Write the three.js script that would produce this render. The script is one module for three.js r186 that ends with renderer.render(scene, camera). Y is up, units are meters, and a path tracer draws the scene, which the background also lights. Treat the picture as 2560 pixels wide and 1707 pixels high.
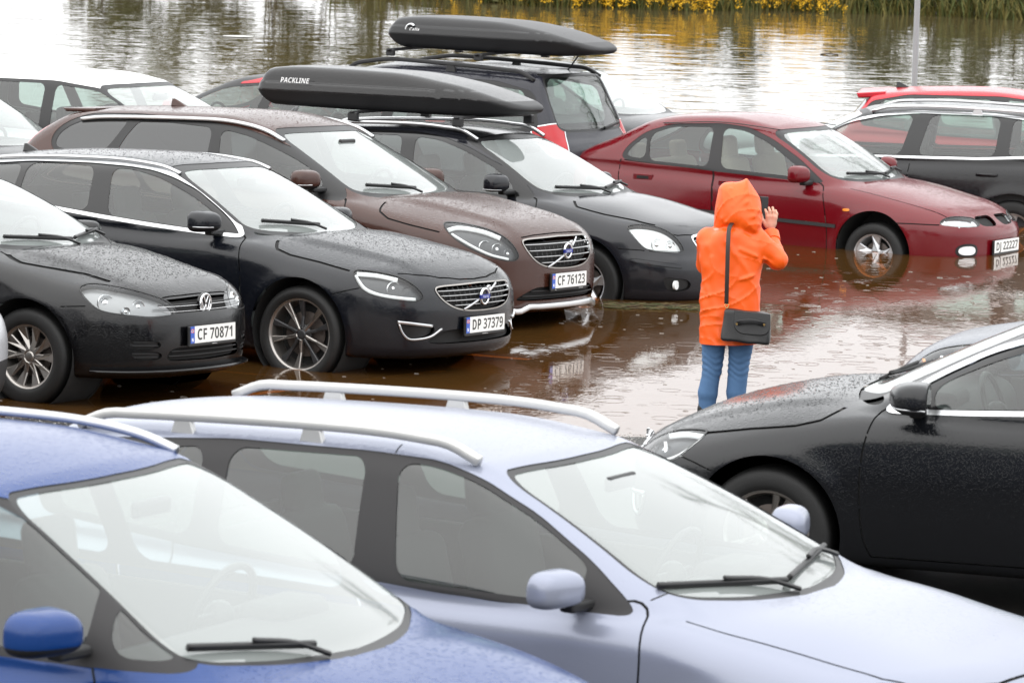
import * as THREE from 'three';
import { mergeGeometries, mergeVertices } from 'three/addons/utils/BufferGeometryUtils.js';
import { RoundedBoxGeometry } from 'three/addons/geometries/RoundedBoxGeometry.js';

// ---------- camera ----------
const scene = new THREE.Scene();
const EYE = new THREE.Vector3(0, 4.15, 0), PITCH = Math.atan(0.125), ROLL = 0.03;
const camera = new THREE.PerspectiveCamera(2 * Math.atan(853.5 / 11500) * 180 / Math.PI, 1024 / 682, 0.5, 900);
{
  const f = new THREE.Vector3(0, -Math.sin(PITCH), -Math.cos(PITCH)), r = new THREE.Vector3(1, 0, 0), u = new THREE.Vector3(0, Math.cos(PITCH), -Math.sin(PITCH));
  const r2 = r.clone().multiplyScalar(Math.cos(ROLL)).addScaledVector(u, Math.sin(ROLL)), u2 = u.clone().multiplyScalar(Math.cos(ROLL)).addScaledVector(r, -Math.sin(ROLL));
  camera.position.copy(EYE);
  camera.quaternion.setFromRotationMatrix(new THREE.Matrix4().makeBasis(r2, u2, f.clone().negate()));
}
camera.focus = 32.5; camera.userData.fStop = 9;
scene.add(camera);

// ---------- sky and sun: bright, even overcast ----------
function makeSky() {
  const W = 256, H = 128, d = new Float32Array(W * H * 4);
  for (let j = 0; j < H; j++) for (let i = 0; i < W; i++) {
    const el = Math.PI * ((j + 0.5) / H - 0.5), az = 2 * Math.PI * i / W;
    const s = Math.max(Math.sin(el), 0);
    let L = 0.76 + 0.34 * s;
    const c = 0.5 + 0.5 * Math.sin(3 * az + 2.1 * Math.sin(el * 5)) * Math.cos(el * 7 + az * 2);
    L *= 0.95 + 0.10 * c * Math.min(1, s * 4);
    if (el < 0) L *= 0.35;
    const k = 4 * (j * W + i);
    d[k] = L * 0.985; d[k + 1] = L; d[k + 2] = L * 1.015; d[k + 3] = 1;
  }
  const t = new THREE.DataTexture(d, W, H, THREE.RGBAFormat, THREE.FloatType);
  t.mapping = THREE.EquirectangularReflectionMapping; t.magFilter = t.minFilter = THREE.LinearFilter; t.wrapS = THREE.RepeatWrapping; t.needsUpdate = true;
  return t;
}
const sky = makeSky();
scene.background = sky; scene.environment = sky;
const sun = new THREE.DirectionalLight(0xfff6ea, 0.5);
sun.position.set(-14, 40, -10); sun.target.position.set(0, 0, -32); sun.castShadow = true; sun.shadow.radius = 225;
Object.assign(sun.shadow.camera, { left: -30, right: 30, top: 30, bottom: -30, near: 1, far: 120 });
sun.shadow.mapSize.set(2048, 2048);
scene.add(sun, sun.target);

const renderer = new THREE.WebGLRenderer({ antialias: true });
renderer.toneMapping = THREE.LinearToneMapping;
renderer.toneMappingExposure = 2.3;
renderer.shadowMap.enabled = true;

// ---------- helpers ----------
let seed = 12345;
const rnd = () => { seed = (seed * 1664525 + 1013904223) >>> 0; return seed / 4294967296; };
const rr = (a, b) => a + (b - a) * rnd();
const clamp = (x, a, b) => x < a ? a : x > b ? b : x;
const lerp = (a, b, t) => a + (b - a) * t;
const sstep = (a, b, x) => { const t = clamp((x - a) / (b - a), 0, 1); return t * t * (3 - 2 * t); };
const smax = (a, b, k) => { const h = Math.max(k - Math.abs(a - b), 0) / k; return Math.max(a, b) + h * h * k * 0.25; };
const smin = (a, b, k) => { const h = Math.max(k - Math.abs(a - b), 0) / k; return Math.min(a, b) - h * h * k * 0.25; };
const names = {};
function numbered(n) { const k = names[n] = (names[n] ?? -1) + 1; return k ? n + '_' + String(k).padStart(3, '0') : n; }
function curve(pts) { // monotone cubic through points sorted by x
  const p = pts.slice().sort((a, b) => a[0] - b[0]), n = p.length, X = p.map(q => q[0]), Y = p.map(q => q[1]);
  const d = [], m = new Array(n).fill(0);
  for (let i = 0; i < n - 1; i++) d.push((Y[i + 1] - Y[i]) / (X[i + 1] - X[i]));
  for (let i = 1; i < n - 1; i++) m[i] = d[i - 1] * d[i] <= 0 ? 0 : (() => { const h0 = X[i] - X[i - 1], h1 = X[i + 1] - X[i], w1 = 2 * h1 + h0, w2 = h1 + 2 * h0; return (w1 + w2) / (w1 / d[i - 1] + w2 / d[i]); })();
  m[0] = d[0] ?? 0; m[n - 1] = d[n - 2] ?? 0;
  return x => {
    if (n === 1 || x <= X[0]) return Y[0] + m[0] * (x - X[0]);
    if (x >= X[n - 1]) return Y[n - 1] + m[n - 1] * (x - X[n - 1]);
    let i = 0; while (x > X[i + 1]) i++;
    const h = X[i + 1] - X[i], t = (x - X[i]) / h, t2 = t * t, t3 = t2 * t;
    return Y[i] * (2 * t3 - 3 * t2 + 1) + h * m[i] * (t3 - 2 * t2 + t) + Y[i + 1] * (3 * t2 - 2 * t3) + h * m[i + 1] * (t3 - t2);
  };
}
function tab(f, a, b, n = 400) { // tabulated curve, fast
  const T = new Float64Array(n + 1); for (let i = 0; i <= n; i++) T[i] = f(a + (b - a) * i / n);
  return x => { const u = clamp((x - a) / (b - a) * n, 0, n - 1e-9), i = u | 0; return T[i] + (T[i + 1] - T[i]) * (u - i); };
}
function round2(poly, it = 2, rad = .04) { // rounds the corners of a closed polygon; a point with third entry 1 stays sharp
  let p = poly.map(q => [q[0], q[1], q[2] || 0]);
  for (let k = 0; k < it + 1 && it; k++, rad *= .4) {
    const o = [];
    for (let i = 0; i < p.length; i++) {
      const a = p[(i + p.length - 1) % p.length], b = p[i], c = p[(i + 1) % p.length];
      if (b[2]) { o.push(b); continue; }
      const ta = Math.min(.25, rad / (Math.hypot(a[0] - b[0], a[1] - b[1]) + 1e-9)), tc = Math.min(.25, rad / (Math.hypot(c[0] - b[0], c[1] - b[1]) + 1e-9));
      o.push([lerp(b[0], a[0], ta), lerp(b[1], a[1], ta), 0], [lerp(b[0], c[0], tc), lerp(b[1], c[1], tc), 0]);
    }
    p = o;
  }
  return p;
}
function polySDF(poly) {
  const n = poly.length; let x0 = 1e9, x1 = -1e9, y0 = 1e9, y1 = -1e9;
  for (const q of poly) { x0 = Math.min(x0, q[0]); x1 = Math.max(x1, q[0]); y0 = Math.min(y0, q[1]); y1 = Math.max(y1, q[1]); }
  const f = (x, y) => {
    const bx = Math.max(x0 - x, x - x1), by = Math.max(y0 - y, y - y1);
    if (bx > .15 || by > .15) return Math.max(bx, by);
    let d = 1e9, s = 1;
    for (let i = 0, j = n - 1; i < n; j = i++) {
      const ax = poly[j][0], ay = poly[j][1], ex = poly[i][0] - ax, ey = poly[i][1] - ay, wx = x - ax, wy = y - ay;
      const t = clamp((wx * ex + wy * ey) / (ex * ex + ey * ey + 1e-12), 0, 1), qx = wx - ex * t, qy = wy - ey * t;
      d = Math.min(d, qx * qx + qy * qy);
      const c1 = y >= ay, c2 = y < poly[i][1], c3 = ex * wy > ey * wx;
      if ((c1 && c2 && c3) || (!c1 && !c2 && !c3)) s = -s;
    }
    return s * Math.sqrt(d);
  };
  f.box = [x0, x1, y0, y1];
  return f;
}
function lineSDF(pts) { // distance to an open polyline
  let x0 = 1e9, x1 = -1e9, y0 = 1e9, y1 = -1e9;
  for (const q of pts) { x0 = Math.min(x0, q[0]); x1 = Math.max(x1, q[0]); y0 = Math.min(y0, q[1]); y1 = Math.max(y1, q[1]); }
  return (x, y) => {
    const bx = Math.max(x0 - x, x - x1), by = Math.max(y0 - y, y - y1);
    if (bx > .1 || by > .1) return Math.max(bx, by);
    let d = 1e9;
    for (let i = 1; i < pts.length; i++) {
      const ax = pts[i - 1][0], ay = pts[i - 1][1], ex = pts[i][0] - ax, ey = pts[i][1] - ay, wx = x - ax, wy = y - ay;
      const t = clamp((wx * ex + wy * ey) / (ex * ex + ey * ey + 1e-12), 0, 1), qx = wx - ex * t, qy = wy - ey * t;
      d = Math.min(d, qx * qx + qy * qy);
    }
    return Math.sqrt(d);
  };
}
// ----- surface nets: triangle soup [x y z nx ny nz]*3 from an implicit function -----
function meshSDF(f, lo, hi, h, opt = {}) {
  const nx = Math.ceil((hi[0] - lo[0]) / h) + 1, ny = Math.ceil((hi[1] - lo[1]) / h) + 1, nz = Math.ceil((hi[2] - lo[2]) / h) + 1;
  const G = new Float32Array(nx * ny * nz), B = opt.block ?? 6, reach = B * h * 0.5 * 1.732 * (opt.slack ?? 1.7);
  for (let bx = 0; bx < nx; bx += B) for (let by = 0; by < ny; by += B) for (let bz = 0; bz < nz; bz += B) {
    const c = f(lo[0] + (bx + B / 2) * h, lo[1] + (by + B / 2) * h, lo[2] + (bz + B / 2) * h), far = Math.abs(c) > reach;
    for (let i = bx; i < Math.min(bx + B, nx); i++) for (let j = by; j < Math.min(by + B, ny); j++) for (let k = bz; k < Math.min(bz + B, nz); k++)
      G[(i * ny + j) * nz + k] = far ? c : f(lo[0] + i * h, lo[1] + j * h, lo[2] + k * h);
  }
  const id = new Int32Array(nx * ny * nz).fill(-1), P = [];
  const at = (i, j, k) => G[(i * ny + j) * nz + k];
  const E = [[0, 1], [0, 2], [0, 4], [1, 3], [1, 5], [2, 3], [2, 6], [3, 7], [4, 5], [4, 6], [5, 7], [6, 7]];
  const v = new Float64Array(8);
  for (let i = 0; i < nx - 1; i++) for (let j = 0; j < ny - 1; j++) for (let k = 0; k < nz - 1; k++) {
    let neg = 0;
    for (let c = 0; c < 8; c++) { v[c] = at(i + (c & 1), j + (c >> 1 & 1), k + (c >> 2)); if (v[c] < 0) neg++; }
    if (neg === 0 || neg === 8) continue;
    let x = 0, y = 0, z = 0, n = 0;
    for (const [a, b] of E) if ((v[a] < 0) !== (v[b] < 0)) {
      const t = v[a] / (v[a] - v[b]);
      x += lerp(a & 1, b & 1, t); y += lerp(a >> 1 & 1, b >> 1 & 1, t); z += lerp(a >> 2, b >> 2, t); n++;
    }
    id[(i * ny + j) * nz + k] = P.length / 3;
    P.push(lo[0] + (i + x / n) * h, lo[1] + (j + y / n) * h, lo[2] + (k + z / n) * h);
  }
  const nv = P.length / 3, N = new Float64Array(nv * 3), e = opt.eps ?? 0.003, its = opt.iters ?? 2;
  for (let q = 0; q < nv; q++) {
    let x = P[3 * q], y = P[3 * q + 1], z = P[3 * q + 2], gx, gy, gz;
    for (let it = 0; it <= its; it++) {
      gx = (f(x + e, y, z) - f(x - e, y, z)) / (2 * e); gy = (f(x, y + e, z) - f(x, y - e, z)) / (2 * e); gz = (f(x, y, z + e) - f(x, y, z - e)) / (2 * e);
      const l2 = gx * gx + gy * gy + gz * gz + 1e-9;
      if (it < its) { let s = f(x, y, z) / l2; const m = Math.abs(s) * Math.sqrt(l2); if (m > h * .6) s *= h * .6 / m; x -= gx * s; y -= gy * s; z -= gz * s; }
    }
    const l = Math.hypot(gx, gy, gz) || 1;
    P[3 * q] = x; P[3 * q + 1] = y; P[3 * q + 2] = z; N[3 * q] = gx / l; N[3 * q + 1] = gy / l; N[3 * q + 2] = gz / l;
  }
  const out = [];
  const V = q => out.push(P[3 * q], P[3 * q + 1], P[3 * q + 2], N[3 * q], N[3 * q + 1], N[3 * q + 2]);
  const quad = (a, b, c, d, flip) => {
    if (a < 0 || b < 0 || c < 0 || d < 0) return;
    const d1 = (P[3 * a] - P[3 * c]) ** 2 + (P[3 * a + 1] - P[3 * c + 1]) ** 2 + (P[3 * a + 2] - P[3 * c + 2]) ** 2, d2 = (P[3 * b] - P[3 * d]) ** 2 + (P[3 * b + 1] - P[3 * d + 1]) ** 2 + (P[3 * b + 2] - P[3 * d + 2]) ** 2;
    const T = d1 <= d2 ? [[a, b, c], [a, c, d]] : [[a, b, d], [b, c, d]];
    for (const t of T) { if (flip) { V(t[0]); V(t[2]); V(t[1]); } else { V(t[0]); V(t[1]); V(t[2]); } }
  };
  const I = (i, j, k) => id[(i * ny + j) * nz + k];
  for (let i = 0; i < nx - 1; i++) for (let j = 0; j < ny - 1; j++) for (let k = 0; k < nz - 1; k++) {
    const a = at(i, j, k) < 0;
    if (j > 0 && k > 0 && a !== at(i + 1, j, k) < 0) quad(I(i, j - 1, k - 1), I(i, j, k - 1), I(i, j, k), I(i, j - 1, k), !a);
    if (i > 0 && k > 0 && a !== at(i, j + 1, k) < 0) quad(I(i - 1, j, k - 1), I(i - 1, j, k), I(i, j, k), I(i, j, k - 1), !a);
    if (i > 0 && j > 0 && a !== at(i, j, k + 1) < 0) quad(I(i - 1, j - 1, k), I(i, j - 1, k), I(i, j, k), I(i - 1, j, k), !a);
  }
  return out;
}
// split a soup by g(x,y,z,nx,ny,nz): [inside (g<0), outside]
function cut(S, g, fine = 0) {
  const A = [], B = [];
  const emit = (T, a, b, c) => { for (const v of [a, b, c]) T.push(v[0], v[1], v[2], v[3], v[4], v[5]); };
  const mid = (a, b, t) => [0, 1, 2, 3, 4, 5].map(i => a[i] + (b[i] - a[i]) * t);
  const G = v => g(v[0], v[1], v[2], v[3], v[4], v[5]);
  const tri = (a, b, c, ga, gb, gc, depth) => {
    if (depth > 0) {
      const L = Math.max(Math.abs(a[0] - b[0]) + Math.abs(a[1] - b[1]) + Math.abs(a[2] - b[2]), Math.abs(c[0] - b[0]) + Math.abs(c[1] - b[1]) + Math.abs(c[2] - b[2]), Math.abs(a[0] - c[0]) + Math.abs(a[1] - c[1]) + Math.abs(a[2] - c[2]));
      if (Math.min(Math.abs(ga), Math.abs(gb), Math.abs(gc)) < L) {
        const ab = mid(a, b, .5), bc = mid(b, c, .5), ca = mid(c, a, .5), gab = G(ab), gbc = G(bc), gca = G(ca);
        const neg = (ga < 0) + (gb < 0) + (gc < 0) + (gab < 0) + (gbc < 0) + (gca < 0);
        if (neg !== 0 && neg !== 6) {
          tri(a, ab, ca, ga, gab, gca, depth - 1); tri(ab, b, bc, gab, gb, gbc, depth - 1); tri(ca, bc, c, gca, gbc, gc, depth - 1); tri(ab, bc, ca, gab, gbc, gca, depth - 1);
          return;
        }
      }
    }
    const n = (ga < 0) + (gb < 0) + (gc < 0);
    if (n === 3) return emit(A, a, b, c);
    if (n === 0) return emit(B, a, b, c);
    const solo = n === 1 ? (ga < 0 ? 0 : gb < 0 ? 1 : 2) : (ga >= 0 ? 0 : gb >= 0 ? 1 : 2);
    const [p, q, r] = solo === 0 ? [a, b, c] : solo === 1 ? [b, c, a] : [c, a, b], [gp, gq, gr] = solo === 0 ? [ga, gb, gc] : solo === 1 ? [gb, gc, ga] : [gc, ga, gb];
    const u = mid(p, q, gp / (gp - gq)), w = mid(p, r, gp / (gp - gr)), S1 = n === 1 ? A : B, S2 = n === 1 ? B : A;
    emit(S1, p, u, w); emit(S2, u, q, r); emit(S2, u, r, w);
  };
  for (let i = 0; i < S.length; i += 18) {
    const a = S.slice(i, i + 6), b = S.slice(i + 6, i + 12), c = S.slice(i + 12, i + 18);
    const ga = G(a), gb = G(b), gc = G(c);
    if (!fine && ((ga < 0) === (gb < 0) && (gb < 0) === (gc < 0))) { const T = ga < 0 ? A : B; for (let k = 0; k < 18; k++) T.push(S[i + k]); continue; }
    tri(a, b, c, ga, gb, gc, fine);
  }
  return [A, B];
}
const cat = (...s) => { const o = []; for (const a of s) for (let i = 0; i < a.length; i++) o.push(a[i]); return o; };
function mirror(S) { // to the other side of the car (z -> -z), winding kept outward
  const o = new Array(S.length);
  for (let i = 0; i < S.length; i += 18) for (let v = 0; v < 3; v++) { const s = i + [0, 12, 6][v], d = i + v * 6; o[d] = S[s]; o[d + 1] = S[s + 1]; o[d + 2] = -S[s + 2]; o[d + 3] = S[s + 3]; o[d + 4] = S[s + 4]; o[d + 5] = -S[s + 5]; }
  return o;
}
const both = S => cat(S, mirror(S));
function offset(S, d) { const o = S.slice(); for (let i = 0; i < o.length; i += 6) { o[i] += o[i + 3] * d; o[i + 1] += o[i + 4] * d; o[i + 2] += o[i + 5] * d; } return o; }
function shift(S, x, y, z) { const o = S.slice(); for (let i = 0; i < o.length; i += 6) { o[i] += x; o[i + 1] += y; o[i + 2] += z; } return o; }
function geo(S, flip) { // soup to geometry, uv in metres by the main axis of each face
  const n = S.length / 6, P = new Float32Array(n * 3), N = new Float32Array(n * 3), U = new Float32Array(n * 2), key = new Map(), I = [];
  let m = 0;
  for (let t = 0; t < n; t += 3) {
    let ax = 0, ay = 0, az = 0;
    for (let v = 0; v < 3; v++) { ax += S[6 * (t + v) + 3]; ay += S[6 * (t + v) + 4]; az += S[6 * (t + v) + 5]; }
    ax = Math.abs(ax); ay = Math.abs(ay) * 1.5; az = Math.abs(az);
    const w = ay >= ax && ay >= az ? 1 : ax >= az ? 0 : 2;
    for (let v = 0; v < 3; v++) {
      const b = 6 * (t + v), x = S[b], y = S[b + 1], z = S[b + 2];
      const k = Math.round(x * 2e4) + '_' + Math.round(y * 2e4) + '_' + Math.round(z * 2e4) + w + Math.round(S[b + 3] * 40) + Math.round(S[b + 5] * 40);
      let q = key.get(k);
      if (q === undefined) {
        q = m++; key.set(k, q);
        P[3 * q] = x; P[3 * q + 1] = y; P[3 * q + 2] = z;
        const s = flip ? -1 : 1; N[3 * q] = s * S[b + 3]; N[3 * q + 1] = s * S[b + 4]; N[3 * q + 2] = s * S[b + 5];
        U[2 * q] = w === 0 ? z : x; U[2 * q + 1] = w === 1 ? z : y;
      }
      I.push(q);
    }
  }
  if (flip) for (let i = 0; i < I.length; i += 3) { const s = I[i + 1]; I[i + 1] = I[i + 2]; I[i + 2] = s; }
  const g = new THREE.BufferGeometry();
  g.setAttribute('position', new THREE.BufferAttribute(P.slice(0, 3 * m), 3)); g.setAttribute('normal', new THREE.BufferAttribute(N.slice(0, 3 * m), 3)); g.setAttribute('uv', new THREE.BufferAttribute(U.slice(0, 2 * m), 2));
  g.setIndex(I);
  return g;
}
const Q = (o) => { o.castShadow = o.receiveShadow = true; return o; };
function part(parent, name, g, m, label) {
  const list = Array.isArray(g) && typeof g[0] !== 'number' ? g : null;
  if (Array.isArray(g) && !list) { if (!g.length) return null; g = geo(g); }
  if (list) g = merge(list);
  const o = Q(new THREE.Mesh(g, m)); o.name = name; if (label) o.userData.label = label;
  parent.add(o); return o;
}
function merge(list) { return mergeGeometries(list.map(g => { g = g.index ? g.toNonIndexed() : g; for (const k of Object.keys(g.attributes)) if (!['position', 'normal', 'uv'].includes(k)) g.deleteAttribute(k); return g; })); }
function thing(name, label, category, group) {
  const o = new THREE.Group(); o.name = numbered(name); o.userData = { label, category }; if (group) o.userData.group = group; scene.add(o); return o;
}
function tube(pts, r, seg = 24, rad = 8, closed = false) { return new THREE.TubeGeometry(new THREE.CatmullRomCurve3(pts.map(p => new THREE.Vector3(...p)), closed, 'centripetal'), seg, r, rad, closed); }
function box(w, h, d, x = 0, y = 0, z = 0, r = 0.006, s = 2) { const g = new RoundedBoxGeometry(w, h, d, s, Math.min(r, w * .49, h * .49, d * .49)); g.translate(x, y, z); return g; }
function sweep(path, w, h, up = [0, 1, 0], n = 30, taper) { // flat rounded bar along a path: width across, height along up
  const c = new THREE.CatmullRomCurve3(path.map(p => new THREE.Vector3(...p)), false, 'centripetal'), U = new THREE.Vector3(...up), pos = [], idx = [], M = 10;
  for (let i = 0; i <= n; i++) {
    const t = i / n, p = c.getPointAt(t), T = c.getTangentAt(t), side = new THREE.Vector3().crossVectors(T, U).normalize(), v = new THREE.Vector3().crossVectors(side, T).normalize(), k = taper ? taper(t) : 1;
    for (let j = 0; j < M; j++) {
      const a = 2 * Math.PI * (j + .5) / M, ca = Math.cos(a), sa = Math.sin(a), sx = Math.sign(ca) * Math.abs(ca) ** .6, sy = Math.sign(sa) * Math.abs(sa) ** .6;
      pos.push(p.x + side.x * sx * w / 2 * k + v.x * sy * h / 2 * k, p.y + side.y * sx * w / 2 * k + v.y * sy * h / 2 * k, p.z + side.z * sx * w / 2 * k + v.z * sy * h / 2 * k);
    }
  }
  for (let i = 0; i < n; i++) for (let j = 0; j < M; j++) { const a = i * M + j, b = i * M + (j + 1) % M, d = a + M, e = b + M; idx.push(a, d, b, b, d, e); }
  for (let j = 1; j < M - 1; j++) { idx.push(0, j, j + 1); idx.push(n * M, n * M + j + 1, n * M + j); }
  const g = new THREE.BufferGeometry(); g.setAttribute('position', new THREE.Float32BufferAttribute(pos, 3)); g.setAttribute('uv', new THREE.Float32BufferAttribute(new Array(pos.length / 3 * 2).fill(0), 2)); g.setIndex(idx); g.computeVertexNormals();
  return g;
}
function extrude(poly, depth, bevel = 0.003) { // polygon in xy, thickness along z, centred
  const s = new THREE.Shape(poly.map(p => new THREE.Vector2(p[0], p[1])));
  const g = new THREE.ExtrudeGeometry(s, { depth: Math.max(depth - 2 * bevel, 1e-4), bevelEnabled: bevel > 0, bevelSize: bevel, bevelThickness: bevel, bevelOffset: -bevel, bevelSegments: 1, curveSegments: 8 });
  g.translate(0, 0, -depth / 2 + bevel); return g;
}
function ellipse(a, b, n = 32) { return Array.from({ length: n }, (_, i) => [a * Math.cos(2 * Math.PI * i / n), b * Math.sin(2 * Math.PI * i / n)]); }
// ---------- textures ----------
function dataTex(W, H, fn, srgb, rep) {
  const d = new Uint8Array(W * H * 4);
  for (let j = 0; j < H; j++) for (let i = 0; i < W; i++) { const c = fn(i, j), k = 4 * (j * W + i); if (typeof c === 'number') { d[k] = d[k + 1] = d[k + 2] = clamp(c * 255, 0, 255); } else { d[k] = clamp(c[0] * 255, 0, 255); d[k + 1] = clamp(c[1] * 255, 0, 255); d[k + 2] = clamp(c[2] * 255, 0, 255); } d[k + 3] = 255; }
  const t = new THREE.DataTexture(d, W, H); t.wrapS = t.wrapT = THREE.RepeatWrapping; t.magFilter = THREE.LinearFilter; t.minFilter = THREE.LinearMipmapLinearFilter; t.generateMipmaps = true; if (srgb) t.colorSpace = THREE.SRGBColorSpace; if (rep) t.repeat.set(rep, rep); t.needsUpdate = true; return t;
}
function vnoise(N, sd) { // tileable value noise, lattice N
  const R = new Float32Array(N * N); let s = sd * 7919 + 17; for (let i = 0; i < N * N; i++) { s = (s * 1664525 + 1013904223) >>> 0; R[i] = s / 4294967296; }
  return (x, y) => { x = ((x % 1) + 1) % 1 * N; y = ((y % 1) + 1) % 1 * N; const i = x | 0, j = y | 0, u = x - i, v = y - j, a = u * u * (3 - 2 * u), b = v * v * (3 - 2 * v), i1 = (i + 1) % N, j1 = (j + 1) % N; return lerp(lerp(R[j % N * N + i % N], R[j % N * N + i1], a), lerp(R[j1 * N + i % N], R[j1 * N + i1], a), b); };
}
const n8 = vnoise(8, 1), n16 = vnoise(16, 2), n32 = vnoise(32, 3), n64 = vnoise(64, 4), n128 = vnoise(128, 5), n256 = vnoise(256, 6);
function dropField(N, list) { // heights of beads in a tileable field
  const F = new Float32Array(N * N);
  for (const [cx, cy, r, h, e] of list) for (let j = -Math.ceil(r * e); j <= r * e; j++) for (let i = -Math.ceil(r); i <= r; i++) {
    const q = 1 - (i * i) / (r * r) - (j * j) / (r * r * e * e); if (q <= 0) continue;
    const k = ((cy + j + 2 * N) % N | 0) * N + ((cx + i + 2 * N) % N | 0); F[k] = Math.max(F[k], h * Math.sqrt(q));
  }
  return F;
}
const beads = (() => { // tile of 0.8 m, 1024 px
  const N = 1024, L = []; seed = 77;
  for (let i = 0; i < 2600; i++) L.push([rnd() * N | 0, rnd() * N | 0, rr(1.8, 4), rr(.2, .4), 1]);
  for (let i = 0; i < 900; i++) L.push([rnd() * N | 0, rnd() * N | 0, rr(5, 11), rr(.6, 1), rr(.8, 1.4)]);
  const F = dropField(N, L);
  return dataTex(N, N, (i, j) => F[j * N + i] * .9, false, 1 / .8);
})();
const mist = (() => { // small beads for upright panels, tile of 0.8 m
  const N = 1024, L = []; seed = 78;
  for (let i = 0; i < 9000; i++) L.push([rnd() * N | 0, rnd() * N | 0, rr(1.6, 3.6), rr(.3, .7), rr(1, 1.3)]);
  for (let i = 0; i < 260; i++) L.push([rnd() * N | 0, rnd() * N | 0, rr(3, 5), rr(.6, 1), rr(1, 2.2)]);
  const F = dropField(N, L);
  return dataTex(N, N, (i, j) => F[j * N + i] * .9, false, 1 / .8);
})();
const waves = (() => { // rain-pocked water, tile of 5 m, 2048 px
  const N = 2048, F = new Float32Array(N * N); seed = 991;
  for (let q = 0; q < 300; q++) { // rings of raindrops
    const cx = rnd() * N, cy = rnd() * N, R = rr(6, 46), w = rr(2.5, 4.5), A = rr(.35, 1) * Math.min(1, 16 / R + .25), n = rnd() < .5 ? 1 : 2;
    for (let j = -Math.ceil(R + 12); j <= R + 12; j++) for (let i = -Math.ceil(R + 12); i <= R + 12; i++) {
      const d = Math.hypot(i, j); let h = 0; for (let m = 0; m < n; m++) { const t = (d - R + m * w * 2.6) / w; h += Math.exp(-t * t) * (m ? .6 : 1); }
      if (h < .02) continue; F[((cy + j + 2 * N) % N | 0) * N + ((cx + i + 2 * N) % N | 0)] += A * h;
    }
  }
  return dataTex(N, N, (i, j) => { const u = i / N, v = j / N; return .30 + .28 * F[j * N + i] + .16 * (n16(u, v) - .5) + .09 * (n64(u + .3, v * .5) - .5) + .05 * (n128(u, v) - .5) + .035 * (n256(u, v) - .5); }, false, 1 / 5);
})();
const chop = (() => { // wind ripples of the open water, tile of 9 m
  const N = 1024;
  return dataTex(N, N, (i, j) => { const u = i / N, v = j / N; return .5 + .5 * (n16(u, v) - .5) + .4 * (n32(u * .5, v + .3) - .5) + .3 * (n64(u * .5 + .1, v) - .5) + .16 * (n128(u * .5, v) - .5); }, false, 1 / 9);
})();
const grit = dataTex(512, 512, (i, j) => { const u = i / 512, v = j / 512; return .35 * n256(u, v) + .35 * n128(u + .2, v) + .3 * n64(u, v + .4); }, false, 1 / .7);
const groundCol = dataTex(1024, 1024, (i, j) => { const u = i / 1024, v = j / 1024, a = n8(u, v) * .5 + n32(u, v) * .5, b = n256(u, v) * .6 + n128(v, u) * .4, t = .13 + .08 * a + .16 * (b - .5); return [t * 1.04, t, t * .94]; }, true, 1 / 3);
const rubberBump = dataTex(128, 128, (i, j) => (Math.abs(i % 16 - 8) < 2 ? 0 : .7) + .3 * n128(i / 128, j / 128), false);
const fabricBump = dataTex(256, 256, (i, j) => .5 + .25 * Math.sin(i * Math.PI / 2) * Math.sin(j * Math.PI / 2) + .2 * n64(i / 256, j / 256), false, 8);

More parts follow.
